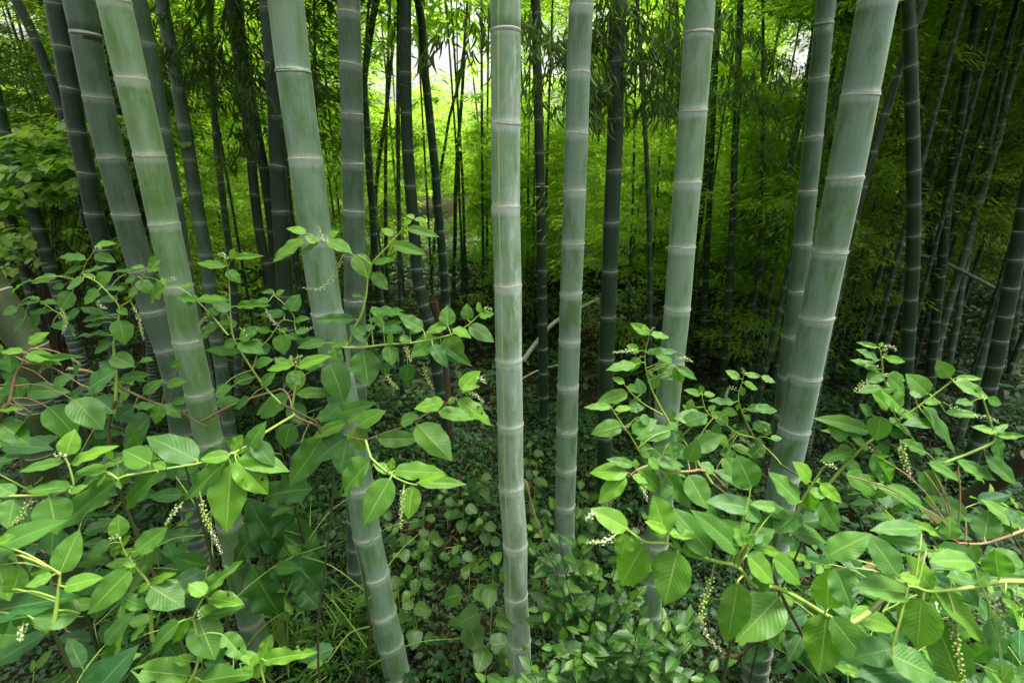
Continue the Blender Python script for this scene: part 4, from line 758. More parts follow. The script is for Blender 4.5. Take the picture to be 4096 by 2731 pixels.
branch('K',2,3,'1850 560 1719 610 1480 690 1300 690',1.15,1.15,
 '1250 666 1262 524 140 .6;1196 640 1016 535 60 .85;1350 530 1170 395 100 .3;1470 660 1502 480 160 .3;1690 592 1488 410 78 .6;1725 862 1530 722 170 .35;1380 700 1440 820 80 .4;1640 640 1719 520 100 .3;1090 236 1182 396 108 .3;1120 190 1352 302 58 .4;1300 180 1537 306 68 .4;770 130 902 326 118 .35 2;1085 470 925 306 84 .5;600 260 850 382 108 .3;800 340 1062 462 98 .3;1112 442 1165 390 58 .8;1300 540 1100 500 100 .25;1600 500 1740 560 100 .25',
 [('g','940 40 970 180 1022 312')],(0.0045,0.002),pink=True)
# --- plant L: small-leaved shoots centre right
plant('L', 'slender pokeweed with small leaves between the free dark stalk and the tall bright shoot', (1.25, 1.75))
branch('L',1,2,'1760 1500 1720 1450 1600 1340 1500 1310 1400 1240 1305 1180 1275 1110 1265 1055',1.8,1.75,
 '1255 1062 1160 1030 40 .7;1266 1050 1255 1000 36 .8;1280 1062 1352 1060 40 .7;1310 1162 1352 1130 44 .8;1430 1242 1325 1168 68 .4;1215 1402 1402 1312 108 .4;1440 1380 1275 1290 68 .7;1450 1386 1636 1436 50 .8;1415 1462 1506 1568 84 .55;1380 1440 1490 1400 60 .4;1400 1160 1500 1185 50 .35;1340 1250 1390 1330 80 .3;1470 1270 1475 1245 26 .8;1560 1330 1480 1290 60 .3;1600 1350 1660 1390 60 .3;1210 1170 1140 1130 40 .6;1190 1160 1200 1090 50 .6;1650 1380 1560 1460 90 .3',
 [('w','1500 1352 1540 1350 1578 1390'),('b','1440 1340 1460 1310 1450 1290')],(0.0035,0.0015),root=True)
branch('L',1,2,'1600 1340 1530 1200 1495 1080 1520 980 1530 930',1.75,1.7,
 '1502 964 1415 910 44 .65;1546 942 1636 945 30 .5;1530 992 1625 1026 44 .7;1520 1016 1520 1072 50 .6;1500 1122 1480 1160 40 .6;1470 1112 1300 1106 44 .4;1550 1152 1682 1146 50 .4 4;1640 950 1725 990 36 .5;1600 1150 1760 1150 60 .3;1540 1190 1570 1230 40 .5;1590 1280 1700 1240 70 .35 1;1640 1390 1600 1330 50 .4;1680 1320 1665 1250 50 .4;1700 1340 1770 1330 50 .4',
 [('w','1530 940 1525 915 1520 895'),('g','1490 1040 1440 1020 1415 1080')],(0.0028,0.0014))


# ------------------------------------------------------------------ background pokeweed filling the thickets
def auto_pokeweed(root, height, nb, label, limit, seed, leafL=(0.11, 0.18), tone=0.1):
    rs = np.random.default_rng(seed); z0 = float(ground_z(*root)); org = np.array([root[0], root[1], z0])
    t = thing('pokeweed', label, 'pokeweed', tuple(org), 'pokeweed plants among the bamboo')
    top = org+np.array([rs.uniform(-.15, .15), rs.uniform(-.15, .1), height])
    S = smooth_path([org-np.array([0, 0, .04]), org*0.55+top*0.45+rs.normal(0, 0.05, 3)*np.array([1, 1, 0]), top], 24)
    ms = MB(); tube(ms, S, np.linspace(0.012, 0.004, 24), 8); ms.build('stem', M_STEMDK, t, org)
    for b in range(nb):
        f = 0.25+0.75*(b+rs.uniform(0, .8))/nb; p = S[min(int(f*23), 23)]; az = b*2.4+rs.uniform(-.5, .5); L = rs.uniform(0.35, 0.65)*(1.15-0.4*f)
        el = rs.uniform(0.2, 0.7); d = np.array([math.cos(az)*math.cos(el), math.sin(az)*math.cos(el), math.sin(el)])
        e = p+d*L; B = smooth_path([p, (p+e)/2+np.array([0, 0, L*0.12]), e], 16)
        mb, ml = MB(), MB(); tube(mb, B, np.linspace(0.004, 0.0015, 16), 6); n = int(L/0.045)
        for i in range(n+2):
            g = 0.12+0.88*min(i/n, 1.0); c = B[min(int(g*15), 15)]; a2 = i*2.3+rs.uniform(-.5, .5)
            u = norm(np.cross(d, [0, 0, 1.0])); w_ = np.cross(u, d)
            ax = norm(d*0.55+(math.cos(a2)*u+math.sin(a2)*w_*0.5)*0.9+np.array([0, 0, -0.25+rs.normal(0, .15)]))
            LL = rs.uniform(*leafL)*(0.55 if i >= n-1 else 1.0); base = c+ax*0.02
            px, py, dd = project(base+ax*LL*0.5)
            if py[0] < limit(px[0]) or dd[0] < 0.55: continue
            if py[0] > 1980 and abs(px[0]-float(np.interp(py[0], [2050, 2250, 2500, 2731], [905, 945, 1015, 1080]))) < 150 and dd[0] < 3.2: continue
            if py[0] > 1250 and px[0] < 1000 and py[0] < 1830 and abs(px[0]-float(np.interp(py[0], [1250, 1780], [712, 830]))) < 75 and dd[0] < 2.1: continue
            nr = norm(np.array([0, -0.55, 1.0])+rs.normal(0, .25, 3))
            put_leaves(ml, POKE[int(rs.integers(5))] if root[1] < 2.2 else POKE_LO[int(rs.integers(3))], base, ax, nr, LL, LL*rs.uniform(.42, .55), float(np.clip(tone+(0.6 if i >= n-1 else 0)+rs.normal(0, .1), 0, 1)))
            tube(mb, np.array([c, base]), 0.0012, 4)
        bo = mb.build('branch', M_STEM, t, org)
        if ml.n: o = ml.build('leaves', M_POKE, bo, org)
        if rs.uniform() < 0.3:
            px, py, dd = project(e)
            if py[0] > limit(px[0])+60: raceme([e, e+d*0.03+np.array([0, 0, .01]), e+d*0.06+np.array([0, 0, -0.07])], bo, org, rs.choice(['w', 'g', 'b']), random)
limL = lambda x: float(np.interp(x, [-600, 0, 300, 700, 1100, 1400, 1500], [1200, 1150, 1120, 1400, 1900, 3000, 3000]))
limR = lambda x: float(np.interp(x, [2600, 2750, 3100, 3500, 4000, 4600], [3000, 2050, 1800, 1720, 1650, 1500]))
for i, (x, y, h, nb, lab) in enumerate([
    (-2.15, 1.75, 2.0, 11, 'shaded pokeweed filling the left edge behind the olive stalk'),
    (-1.62, 1.95, 1.9, 11, 'shaded pokeweed behind the upper left thicket between the olive and slate stalks'),
    (-2.55, 2.5, 2.0, 10, 'pokeweed farthest back in the left thicket, below the bright broad leaved bush'),
    (-1.25, 2.45, 1.75, 9, 'shaded pokeweed behind the pale left stalk at mid height'),
    (-1.75, 1.15, 1.2, 8, 'low dark pokeweed in the lower left corner under the large leaves'),
    (-1.55, 0.85, 1.0, 8, 'low pokeweed cut by the bottom left corner of the view'),
    (-2.0, 1.25, 1.6, 9, 'pokeweed at the left edge behind the large blurred leaves'),
    (-1.25, 1.45, 0.95, 8, 'low pokeweed in the gap left of the curved foot of the pale left stalk'),
    (-0.95, 2.1, 1.35, 7, 'shaded pokeweed between the feet of the two pale left stalks')]):
    auto_pokeweed((x, y), h, nb, lab, limL, 100+i)
for i, (x, y, h, nb, lab) in enumerate([
    (1.75, 1.75, 1.30, 11, 'pokeweed in the middle of the right thicket behind the thickest right stalk'),
    (2.25, 1.45, 1.35, 11, 'pokeweed at the right edge behind the lower right corner leaves'),
    (2.35, 2.2, 1.30, 10, 'shaded pokeweed at the right edge in front of the broad dark stalk'),
    (1.45, 1.45, 1.15, 9, 'pokeweed under the large bright leaves right of the centre'),
    (2.9, 1.9, 1.4, 9, 'pokeweed farthest to the right, beside the black fallen log'),
    (1.95, 1.0, 0.75, 7, 'low dark pokeweed at the bottom of the lower right corner'),
    (1.35, 1.0, 0.85, 8, 'low pokeweed under the thick drooping flower spike right of the centre'),
    (1.6, 0.8, 1.15, 8, 'pokeweed under the level bright branch in the lower right corner'),
    (2.6, 1.3, 1.2, 9, 'pokeweed cut by the right edge of the view, below the black fallen log')]):
    auto_pokeweed((x, y), h, nb, lab, limR, 200+i)

# ------------------------------------------------------------------ leaf scatter helpers for the woods
def rand_dirs(rs, n): return norm(rs.normal(0, 1, (n, 3)))
SKYGAPS = [(1850, 190, 290, 250), (2215, 230, 95, 260), (1560, 330, 70, 130), (1680, 110, 130, 130), (2560, 260, 70, 130), (3215, 200, 110, 180), (3215, 520, 80, 60), (60, 80, 110, 90), (2420, 40, 90, 70), (2870, 170, 40, 60)]
def stem_keep(C, rs, Y):
    """twigs do not grow across the stems that stand clear in the photograph"""
    px, py, d = project(C); k = np.ones(len(C), bool)
    for (t, path, r) in ALLC:
        ys = path[:, 1].mean()
        if ys < 3.6: continue
        sx, sy, sd = project(path); m = (sd > 1) & (sy > -300) & (sy < 1900)
        if m.sum() < 3: continue
        o = np.argsort(sy[m]); lx = np.interp(py, sy[m][o], sx[m][o])
        k &= ~((np.abs(px-lx) < 26) & (C[:, 1] < ys+0.1) & (py < sy[m].max()) & (rs.uniform(0, 1, len(C)) < 0.85))
    return k
def gap_keep(C, rs, keep=0.24):
    px, py, d = project(C); k = np.ones(len(C), bool)
    for (gx, gy, rx, ry) in SKYGAPS:
        r = ((px-gx)/rx)**2+((py-gy)/ry)**2
        k &= ~((r < rs.uniform(0.15, 1.5, len(C))) & (rs.uniform(0, 1, len(C)) > keep))
    return k
def sprays(mb, centres, outward, rs, nleaf, L, size, tone, tw=True, droop=0.35):
    """leafy bamboo twigs: for each centre a flat fan of narrow leaves along short forked twigs"""
    n = len(centres)
    if n == 0: return
    u = norm(np.cross(outward, np.array([0, 0, 1.0]))); up = np.array([0, 0, 1.0])
    t = rs.uniform(0.05, 1, (n, nleaf)); fan = rs.normal(0, 0.42, (n, nleaf)); 
    P = centres[:, None]+outward[:, None]*(t*L[:, None])[..., None]+u[:, None]*(fan*t*L[:, None])[..., None]
    P = P+up*(rs.normal(0, 0.055, (n, nleaf))*L[:, None]-droop*(t**2)*L[:, None])[..., None]
    ax = outward[:, None]*0.6+u[:, None]*(fan*1.0+rs.normal(0, .5, (n, nleaf)))[..., None]+up*(-0.35+rs.normal(0, 0.28, (n, nleaf)))[..., None]
    nr = up+rs.normal(0, 0.45, (n, nleaf, 3))
    s = (size*rs.uniform(0.65, 1.2, (n, nleaf)) if np.ndim(size) == 0 else size[:, None]*rs.uniform(0.65, 1.2, (n, nleaf))).ravel()
    put_leaves(mb, KITE, P.reshape(-1, 3), ax.reshape(-1, 3), nr.reshape(-1, 3), s, s*0.17, np.clip(np.repeat(tone, nleaf)+rs.normal(0, .15, n*nleaf), 0, 1))
def twigs(mb, centres, outward, L, r=0.004, droop=0.35):
    for c, o, l in zip(centres, outward, L):
        tube(mb, np.array([c-o*0.25, c, c+o*l*0.5+np.array([0, 0, -droop*.25*l]), c+o*l*0.95+np.array([0, 0, -droop*.9*l])]), np.array([r, r*.8, r*.5, r*.2]), 4)

def crown_for(t, org, path, rs, z0, z1, vis_top, dist, density, name='crown', tone=0.3, rad=1.1, cz=4, lm=None):
    """sprays round a stem path; fine in the part the photograph can see, coarse above it"""
    nv = int(max(min(z1, vis_top)-z0, 0)*density)
    z = rs.uniform(z0, min(z1, vis_top), nv) if nv > 0 else np.zeros(0)
    zc = rs.uniform(max(vis_top, z0), max(z1, vis_top, z0), int(max(z1-max(vis_top, z0), 0)*cz))
    mb = MB(); mt = MB()
    for zz, coarse in ((z, False), (zc, True)):
        if len(zz) == 0: continue
        c = np.stack([np.interp(zz, path[:, 2], path[:, k]) for k in range(3)], 1); az = rs.uniform(0, 2*PI, len(zz)); el = rs.uniform(-0.05, 0.55, len(zz))
        o = np.stack([np.cos(az)*np.cos(el), np.sin(az)*np.cos(el), np.sin(el)], 1)
        L = rs.uniform(0.45, 1.0, len(zz))*rad; st = c+o*(rs.uniform(0.05, 0.35, len(zz))*rad)[:, None]
        if not coarse:
            k = gap_keep(st+o*L[:, None]*0.5, rs) & gap_keep(st+o*L[:, None], rs) & gap_keep(st, rs)
            for ff in (0.15, 0.4, 0.65, 0.9): k &= stem_keep(st+o*(L*ff)[:, None]-np.array([0, 0, 1.0])*(0.35*ff*ff*L)[:, None], rs, 0)
            st, o, L, c = st[k], o[k], L[k], c[k]
            if len(st): sprays(mb, st, o, rs, 120, L, 0.070+0.0065*dist, np.full(len(st), tone)+rs.normal(0, .2, len(st)))
            if dist < 14 and len(st) > 70: twigs(mt, st, o, L)
        else:
            if len(st): sprays(mb, st, o, rs, 26, L*1.2, 0.42, np.full(len(st), tone))  # coarse sprays above the view, added for their shade
    if mb.n: mb.smooth = False; cr = mb.build(name, lm or M_BAMLEAF, t, org)
    else: return
    if mt.n: mt.build('twigs', M_TWIG, cr)
    if mt.n:
        cr.children[-1].data.transform(__import__('mathutils').Matrix.Translation(tuple(-np.asarray(org))))

# crowns high on the traced stalks that stand behind the first row (out of view, added to shade the grove)
for (t, path, r) in ALLC:
    y = path[len(path)//2][1]
    if path[-1][2] > 5 and y > 2.5 and path[-1][0] > -2.4:
        rs = np.random.default_rng(int(y*100)); o = np.array(t.location)
        p = path[np.argsort(path[:, 2])]
        crown_for(t, o, p, rs, 5.4, 8.4, 4.0, 4, 6, rad=1.4, cz=6)

# ------------------------------------------------------------------ background bamboo, each with culm and crown
FAR = []
def bg_bamboo(x, y, h, r, lean, rs, cz0, density, label, mat, group, tone, far=False, rad=1.1, cz=4, lm=None):
    z0 = float(ground_z(x, y)); org = np.array([x, y, z0]); a = rs.uniform(0, 2*PI)
    top = org+np.array([math.cos(a)*lean, math.sin(a)*lean*0.6, h]); m = (org+top)/2-np.array([math.cos(a), math.sin(a), 0])*lean*0.12
    P = smooth_path([org-np.array([0, 0, .1]), m, top], 26)
    t = thing('bamboo', label, 'bamboo', tuple(org), group); FAR.append((t, np.interp(np.clip(2.4, P[:, 2].min(), P[:, 2].max()), P[:, 2], P[:, 0]), y, label))
    mb = MB(); arc = np.concatenate([[0], np.cumsum(np.linalg.norm(np.diff(P, axis=0), axis=1))]); sp = rs.uniform(.2, .3); na = np.arange(0.1, arc[-1], sp)
    seg = 8 if y < 11 else 6; hmax = 2.8+0.36*y+1.0
    sv = [0.0]
    for q_ in na: sv += [q_-0.012, q_, q_+0.012]
    sv = np.array([s_ for s_ in sv if s_ < arc[-1]-0.05]+[arc[-1]]); 
    C = np.stack([np.interp(sv, arc, P[:, k]) for k in range(3)], 1)
    dn = np.where(np.arange(len(sv)) % 3 == 2, 0.0, np.where(np.arange(len(sv)) % 3 == 1, 0.0, 0.2)); dn[0] = 0.2
    R = r*(1-0.55*sv/arc[-1])*np.where(np.arange(len(sv)) % 3 == 2, 1.08, 1.0)
    T, U, W = frames(C); th = np.linspace(0, 2*PI, seg, endpoint=False); n = len(C)
    V = C[:, None]+R[:, None, None]*(np.cos(th)[None, :, None]*U[:, None]+np.sin(th)[None, :, None]*W[:, None])
    cyl = np.stack([np.cos(th)[None]*r+np.zeros((n, 1))+x, np.sin(th)[None]*r+np.zeros((n, 1)), sv[:, None]+np.zeros((1, seg))+y*3], -1).reshape(-1, 3)
    i = np.arange(n-1)[:, None]*seg; j = np.arange(seg)[None]; k = (j+1) % seg
    mb.add(V.reshape(-1, 3), np.stack([i+j, i+k, i+seg+k, i+seg+j], -1).reshape(-1, 4), 0, dn=np.repeat(dn, seg), upn=np.full(n*seg, .2), cyl=cyl, tone=np.zeros(n*seg))
    mb.build('culm', mat, t, org)
    crown_for(t, org, P, rs, z0+cz0, z0+h, 2.8+0.34*y+0.3, y, density, tone=tone, rad=rad, cz=cz, lm=lm)
BG = np.random.default_rng(21); placed = []
def place(n, y0, y1, dmin, xmul, group, label, ok, **kw):
    c = 0; tries = 0
    while c < n and tries < 6000:
        tries += 1
        y = math.sqrt(BG.uniform(y0*y0, y1*y1)); x = BG.uniform(-1, 1)*(y*xmul+1.0)
        if any((x-a)**2+(y-b)**2 < dmin*dmin for a, b in placed): continue
        if not ok(x, y): continue
        placed.append((x, y)); c += 1
        side = abs(x)/(y+1)
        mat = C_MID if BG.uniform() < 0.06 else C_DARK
        right = x > 0.35*y
        cz = BG.uniform(0.9, 2.4) if not right else BG.uniform(1.6, 3.4)
        if y > 7: cz = BG.uniform(0.2, 1.2) if x < 0.55*y else BG.uniform(1.0, 2.6)
        dens = (6.0 if y < 9 else 9.0)*(1.25 if side > 0.35 else 1.0)
        hh = BG.uniform(7.5, 10.5)
        if side > 0.45: hh += 3.0; dens *= 1.3  # side trees raised and thickened to shade the edges
        if -0.2*y < x < 0.66*y and y > 6.5: dens *= 1.7
        if -0.42*y < x < 0.66*y and y > 5.2: hh = 2.8+0.34*y-float(ground_z(x, y))+BG.uniform(0.2, 0.9)
        bg_bamboo(x, y, hh, BG.uniform(.024, .040), BG.uniform(0.1, 1.0), BG, cz, dens, label, mat, group, (0.6+0.35*BG.uniform() if -0.25*y < x < 0.6*y and y > 8 else 0.25+0.5*BG.uniform()), cz=14 if side > 0.62 or y < 7 else 4, lm=M_BAMSHADE if y < 8.5 and BG.uniform() < (.8 if x < 0 or side > .6 else .1) or side > .75 and BG.uniform() < .5 else None)  # central far leaves toned lighter, glow of the light put into their colour
def ok_near(x, y):
    px = 2048+F*x/(y*CP+1.2*SP_)
    return not (1380 < px < 2500) and not (-8.5 < x < -2.4 and 4.4 < y < 9)
place(26, 5.0, 8.5, 0.7, 1.08, 'bamboo of the middle distance', 'middle distance bamboos', ok_near)
def ok_far(x, y):
    px = 2048+F*x/(y*CP+1.2*SP_)
    return not (1560 < px < 2030 and BG.uniform() < 0.72) and not (2130 < px < 2290 and BG.uniform() < .5) and not (3120 < px < 3330 and BG.uniform() < .6)
place(56, 8.5, 15, 0.75, 1.12, 'bamboo of the far ranks', 'thin far bamboos', ok_far)
place(48, 15, 25, 0.8, 1.12, 'bamboo at the back of the wood', 'farthest bamboos', ok_far)
for (x, y) in ((-2.4, 5.3), (-3.3, 4.9), (-4.9, 7.0), (-1.75, 4.7), (-6.2, 7.6), (-2.9, 6.3), (-7.4, 7.4), (-1.5, 5.9)):
    placed.append((x, y)); bg_bamboo(x, y, BG.uniform(7.5, 8.5), BG.uniform(.028, .04), BG.uniform(.1, .7), BG, 3.1+BG.uniform(0, .4), 20, 'middle distance bamboos', C_DARK, 'bamboo of the middle distance', 0.3, cz=12, lm=M_BAMSHADE)  # extra crowns in the shaded leaf colour, darkening the upper left
# bare thin culms low in the shade on the right and between the middle stalks
def bare(n, xr, yr, label, group, seed):
    rs = np.random.default_rng(seed)
    for _ in range(n):
        x = rs.uniform(*xr); y = rs.uniform(*yr)
        bg_bamboo(x*y, y, rs.uniform(6.5, 8), rs.uniform(.02, .034), rs.uniform(0.0, .25), rs, rs.uniform(0.4, 2.4), 7.5, label, C_MID if rs.uniform() < .08 else C_DARK, group, 0.2)
bare(34, (0.5, 1.1), (6.5, 13), 'thin bare bamboos', 'bare stems in the dim right background', 5)
bare(14, (-0.35, 0.4), (8, 13), 'thin bare bamboos', 'bare stems behind the middle stalks', 6)
bare(10, (-0.95, -0.45), (6, 11), 'thin bare bamboos', 'bare stems in the left background', 9)

# far wood closing the view
def far_wood():
    rs = np.random.default_rng(77); n = 4200; az = rs.uniform(-0.92, 0.92, n); d = rs.uniform(26, 34, n)
    C = np.stack([np.tan(az)*d, d, 0*d], 1); C[:, 2] = ground_z(C[:, 0], C[:, 1])+rs.uniform(0, 1, n)**1.1*np.where(np.abs(az+0.05) < 0.28, 6.5, 12.0)
    k = gap_keep(C, rs, 0.05); C = C[k]; a = rs.uniform(0, 2*PI, len(C)); o = np.stack([np.cos(a), np.sin(a), rs.uniform(-.1, .5, len(C))], 1)
    mb = MB(); sprays(mb, C, norm(o), rs, 42, rs.uniform(1.0, 2.2, len(C)), 0.38, np.full(len(C), .5)+rs.normal(0, .2, len(C))); mb.smooth = False
    tag(mb.build('far_wood', M_BAMLEAF), 'bright mass of far bamboo foliage closing the view behind the grove', 'wood', kind='stuff')
far_wood()

# near hanging leaves at the top, on the stalks they grow from
def hanging(tidx, centres, Y, n, seed, size=0.095, nl=30, L=0.4, mat=None):
    t, path, r = ALLC[tidx]; rs = np.random.default_rng(seed); org = np.array(t.location); mb, mt = MB(), MB()
    for (px, py, rx, ry, m) in centres:
        for _ in range(m):
            x = px+rs.normal(0, rx); y = py+rs.normal(0, ry); c = at(x, y, Y+rs.normal(0, .18)); a = rs.uniform(0, 2*PI)
            o = norm(np.array([math.cos(a), math.sin(a)*.6, -0.15]))
            st = c; tube(mt, np.array([st-o*L*.3+[0, 0, .05], st, st+o*L*.6-[0, 0, .04], st+o*L-[0, 0, .12]]), np.array([.0022, .0018, .0012, .0006]), 4)
            for i in range(nl):
                f = rs.uniform(0, 1); p = st+o*L*f-np.array([0, 0, .12*f*f])+rs.normal(0, .025, 3)
                ax = norm(o*0.35+rs.normal(0, .35, 3)+np.array([0, 0, -1.0])); s_ = size*rs.uniform(.7, 1.25)
                put_leaves(mb, GRASS, p, ax, rs.normal(0, 1, 3), s_, s_*0.15, float(rs.uniform(0, .5)))
    lb = mt.build('leafy_branch', M_TWIG, t, org)
    ml = mb.build('leaves', M_BAMSHADE, lb, org)
names = {t[0]['label'][:24]: i for i, t in enumerate(ALLC)}
def idx(txt): return [i for i, t in enumerate(ALLC) if t[0]['label'].startswith(txt)][0]
hanging(idx('deep green stalk midway'), [(2330, 120, 60, 70, 9), (2250, 260, 50, 90, 6), (2400, 330, 50, 80, 8), (2560, 200, 60, 90, 9), (2650, 60, 70, 60, 8), (2480, 60, 60, 50, 8), (2620, 360, 60, 60, 5)], 3.6, 0, 31)
hanging(idx('dark stalk with closely set'), [(2110, 60, 30, 50, 4), (2080, 150, 20, 40, 2), (1930, 40, 50, 30, 3), (2180, 420, 30, 40, 2)], 3.3, 0, 32)
hanging(idx('dark stalk leaning left, second'), [(850, 100, 120, 80, 10), (950, 260, 90, 80, 8), (700, 200, 70, 90, 5), (960, 520, 50, 70, 4)], 3.9, 0, 33, size=0.10)
hanging(idx('slim dark stalk seen only'), [(2720, 240, 40, 90, 7), (2960, 120, 60, 80, 6), (2950, 330, 60, 60, 5)], 4.4, 0, 34)
hanging(idx('dark slender stalk clinging'), [(3020, 330, 60, 90, 7), (3130, 430, 60, 60, 5), (3330, 380, 40, 120, 5)], 4.9, 0, 35)

# ------------------------------------------------------------------ broad-leaved bushes upper left
def bush(root, blobs, label, Y, mat, tpl, L, tone, seed, n=26, cat='bush', name='broadleaf_bush', grp=None):
    """trunk with limbs reaching the leaf layers; blobs: (px, py, rx px, ry px, layers)"""
    rs = np.random.default_rng(seed); org = np.array([root[0], root[1], float(ground_z(*root))]); t = thing(name, label, cat, tuple(org), grp)
    mt, mb = MB(), MB(); top = org+np.array([0, 0, 1.1]); tube(mt, smooth_path([org-[0, 0, .05], (org+top)/2+[.05, 0, 0], top], 10), np.linspace(.03, .018, 10), 8)
    for (px, py, rx, ry, m) in blobs:
        for _ in range(m):
            c = at(px+rs.uniform(-rx, rx), py+rs.uniform(-ry, ry), Y+rs.uniform(-.5, .5)); a = rs.uniform(0, 2*PI); o = np.array([math.cos(a), math.sin(a), rs.uniform(-.1, .25)])
            tube(mt, smooth_path([top+rs.normal(0, .1, 3)*[1, 1, 2], (top+c)/2+[0, 0, .12], c, c+o*.35], 9), np.linspace(.004, .0015, 9), 4)
            for i in range(n):
                f = rs.uniform(0, 1); u = np.array([-o[1], o[0], 0]); p = c+o*.42*f+u*rs.normal(0, .09)+[0, 0, rs.normal(0, .02)]
                s_ = L*rs.uniform(.7, 1.2); put_leaves(mb, tpl, p, norm(o*.4+u*rs.normal(0, .9)+[0, 0, -.25]), norm(np.array([0, 0, 1.])+rs.normal(0, .25, 3)), s_, s_*.6, float(np.clip(tone+rs.normal(0, .2), 0, 1)))
    mt.build('trunk', M_TWIG, t, org); mb.build('crown', mat, t, org)
bush((-4.9, 4.9), [(90, 640, 160, 60, 26), (250, 560, 130, 60, 14), (330, 700, 120, 50, 12), (480, 640, 90, 100, 12), (160, 760, 180, 40, 14), (60, 860, 120, 60, 8), (550, 520, 60, 60, 5)], 'bright broad leaved bush with glossy pale leaves beyond the stalks at the upper left', 4.9, M_BROAD, OVAL[0], 0.12, 0.8, 41)
bush((-4.6, 5.0), [(40, 960, 70, 60, 9), (240, 960, 60, 30, 5), (120, 1060, 120, 40, 8), (300, 1040, 60, 40, 4), (560, 1130, 70, 50, 5)], 'small yellow green bush low at the left edge between two dark leaning stalks', 5.0, M_BROAD, OVAL[1], 0.08, 1.0, 42)
bush((-6.2, 7.6), [(250, 880, 260, 80, 26), (450, 1000, 200, 80, 16), (60, 1020, 150, 90, 12)], 'dark leafy bush with thin bare twigs under the bright broad leaved one', 7.6, M_UNDER, OVAL[0], 0.12, 0.4, 43)

# ------------------------------------------------------------------ undergrowth
def undergrowth():
    rs = np.random.default_rng(91)
    def scatter(n, y0, y1, sz, tpls, hmax, name, label, toneb, xmul=1.15):
        mb = MB(); y = np.sqrt(rs.uniform(y0*y0, y1*y1, n)); x = rs.uniform(-1, 1, n)*(y*xmul+.8)
        cl = 0.5+0.5*np.sin(x*2.3+1.3*np.sin(y*1.9))*np.sin(y*2.6+1.1*np.sin(x*1.4)); z = ground_z(x, y)+0.015+hmax*cl*rs.uniform(0.1, 1, n)**0.8
        P = np.stack([x, y, z], 1); a = rs.uniform(0, 2*PI, n); ax = np.stack([np.cos(a), np.sin(a), rs.normal(-.15, .2, n)], 1); nr = np.array([0, -.15, 1.])+rs.normal(0, .3, (n, 3))
        s_ = rs.uniform(sz[0], sz[1], n)*(0.75+0.5*cl); pick = rs.integers(0, len(tpls), n)
        for i, (tp_, asp) in enumerate(tpls):
            k = pick == i; put_leaves(mb, tp_, P[k], ax[k], nr[k], s_[k], s_[k]*asp, np.clip(toneb+0.25*rs.normal(0, 1, k.sum())+0.25*(cl[k]-.5), 0, 1))
        # thin stalks carrying some of the leaves
        q_ = rs.choice(n, n//12, replace=False)
        for i in q_:
            if y[i] < 5: tube(mb, np.array([[x[i]+rs.normal(0, .03), y[i]+rs.normal(0, .03), ground_z(x[i], y[i])], P[i]]), np.array([.002, .0012]), 3, 1)
        o = mb.build(name, [M_UNDER, M_STEM]); tag(o, label, 'undergrowth', kind='stuff')
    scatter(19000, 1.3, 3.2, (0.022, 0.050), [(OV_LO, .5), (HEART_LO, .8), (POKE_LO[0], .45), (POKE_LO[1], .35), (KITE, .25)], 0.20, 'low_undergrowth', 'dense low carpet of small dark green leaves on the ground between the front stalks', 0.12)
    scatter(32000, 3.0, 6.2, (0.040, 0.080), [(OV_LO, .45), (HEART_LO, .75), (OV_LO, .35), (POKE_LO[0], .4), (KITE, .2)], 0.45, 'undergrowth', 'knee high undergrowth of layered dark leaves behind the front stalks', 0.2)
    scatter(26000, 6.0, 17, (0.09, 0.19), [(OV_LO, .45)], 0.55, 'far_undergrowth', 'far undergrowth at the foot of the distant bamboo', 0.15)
    # dry litter lying on the soil
    n = 9000; y = np.sqrt(rs.uniform(1.2, 170, n)); x = rs.uniform(-1, 1, n)*(y*1.15+.8); a = rs.uniform(0, 2*PI, n)
    mb = MB(); put_leaves(mb, KITE, np.stack([x, y, ground_z(x, y)+.04], 1), np.stack([np.cos(a), np.sin(a), 0*a], 1), np.array([0, 0, 1.])+rs.normal(0, .25, (n, 3)), rs.uniform(.06, .14, n), .018, rs.uniform(0, 1, n))
    tag(mb.build('leaf_litter', M_LITTER), 'dry brown bamboo leaves littering the soil', 'leaf litter', kind='stuff')
undergrowth()

def herb(px, py, Y, hgt, label, seed, tone=.3, nl=9, L=0.085, lean=(0, 0), tpl=HEART, name='heart_leaved_herb', asp=.95):
    """erect herb with long stalked leaves; (px, py) is where its top shows"""
    rs = np.random.default_rng(seed); top = at(px, py, Y); x0, y0 = top[0]+lean[0]+rs.normal(0, .04), top[1]+lean[1]+rs.normal(0, .04); org = np.array([x0, y0, float(ground_z(x0, y0))])
    t = thing(name, label, 'herb', tuple(org), 'heart leaved herbs on the grove floor'); S = smooth_path([org, (org+top)/2+rs.normal(0, .03, 3), top], 20); ms, ml = MB(), MB(); tube(ms, S, np.linspace(.004, .0015, 20), 6)
    for i in range(nl):
        f = 0.3+0.7*i/(nl-1); p = S[min(int(f*19), 19)]; a = i*2.4+rs.uniform(-.4, .4); o = np.array([math.cos(a), math.sin(a), .35]); pl = L*rs.uniform(.5, .9)*(1.2-.8*f); b = p+o*pl
        tube(ms, smooth_path([p, (p+b)/2+[0, 0, .01], b], 5), .0009, 4); s_ = L*rs.uniform(.75, 1.2)*(1-.5*max(f-.7, 0)/.3)
        put_leaves(ml, tpl[int(rs.integers(2))], b, norm(o*[1, 1, 0]+[0, 0, -.35]+rs.normal(0, .15, 3)), norm(np.array([0, -.35, 1.])+rs.normal(0, .2, 3)), s_, s_*asp, float(np.clip(tone+rs.normal(0, .12)+(.4 if f > .85 else 0), 0, 1)))
    ms.build('stem', M_STEM, t, org); ml.build('leaves', M_SHRUB, t, org)
    if label == 'heart leaved herbs': HERBS.append((t, top[0], Y, label))
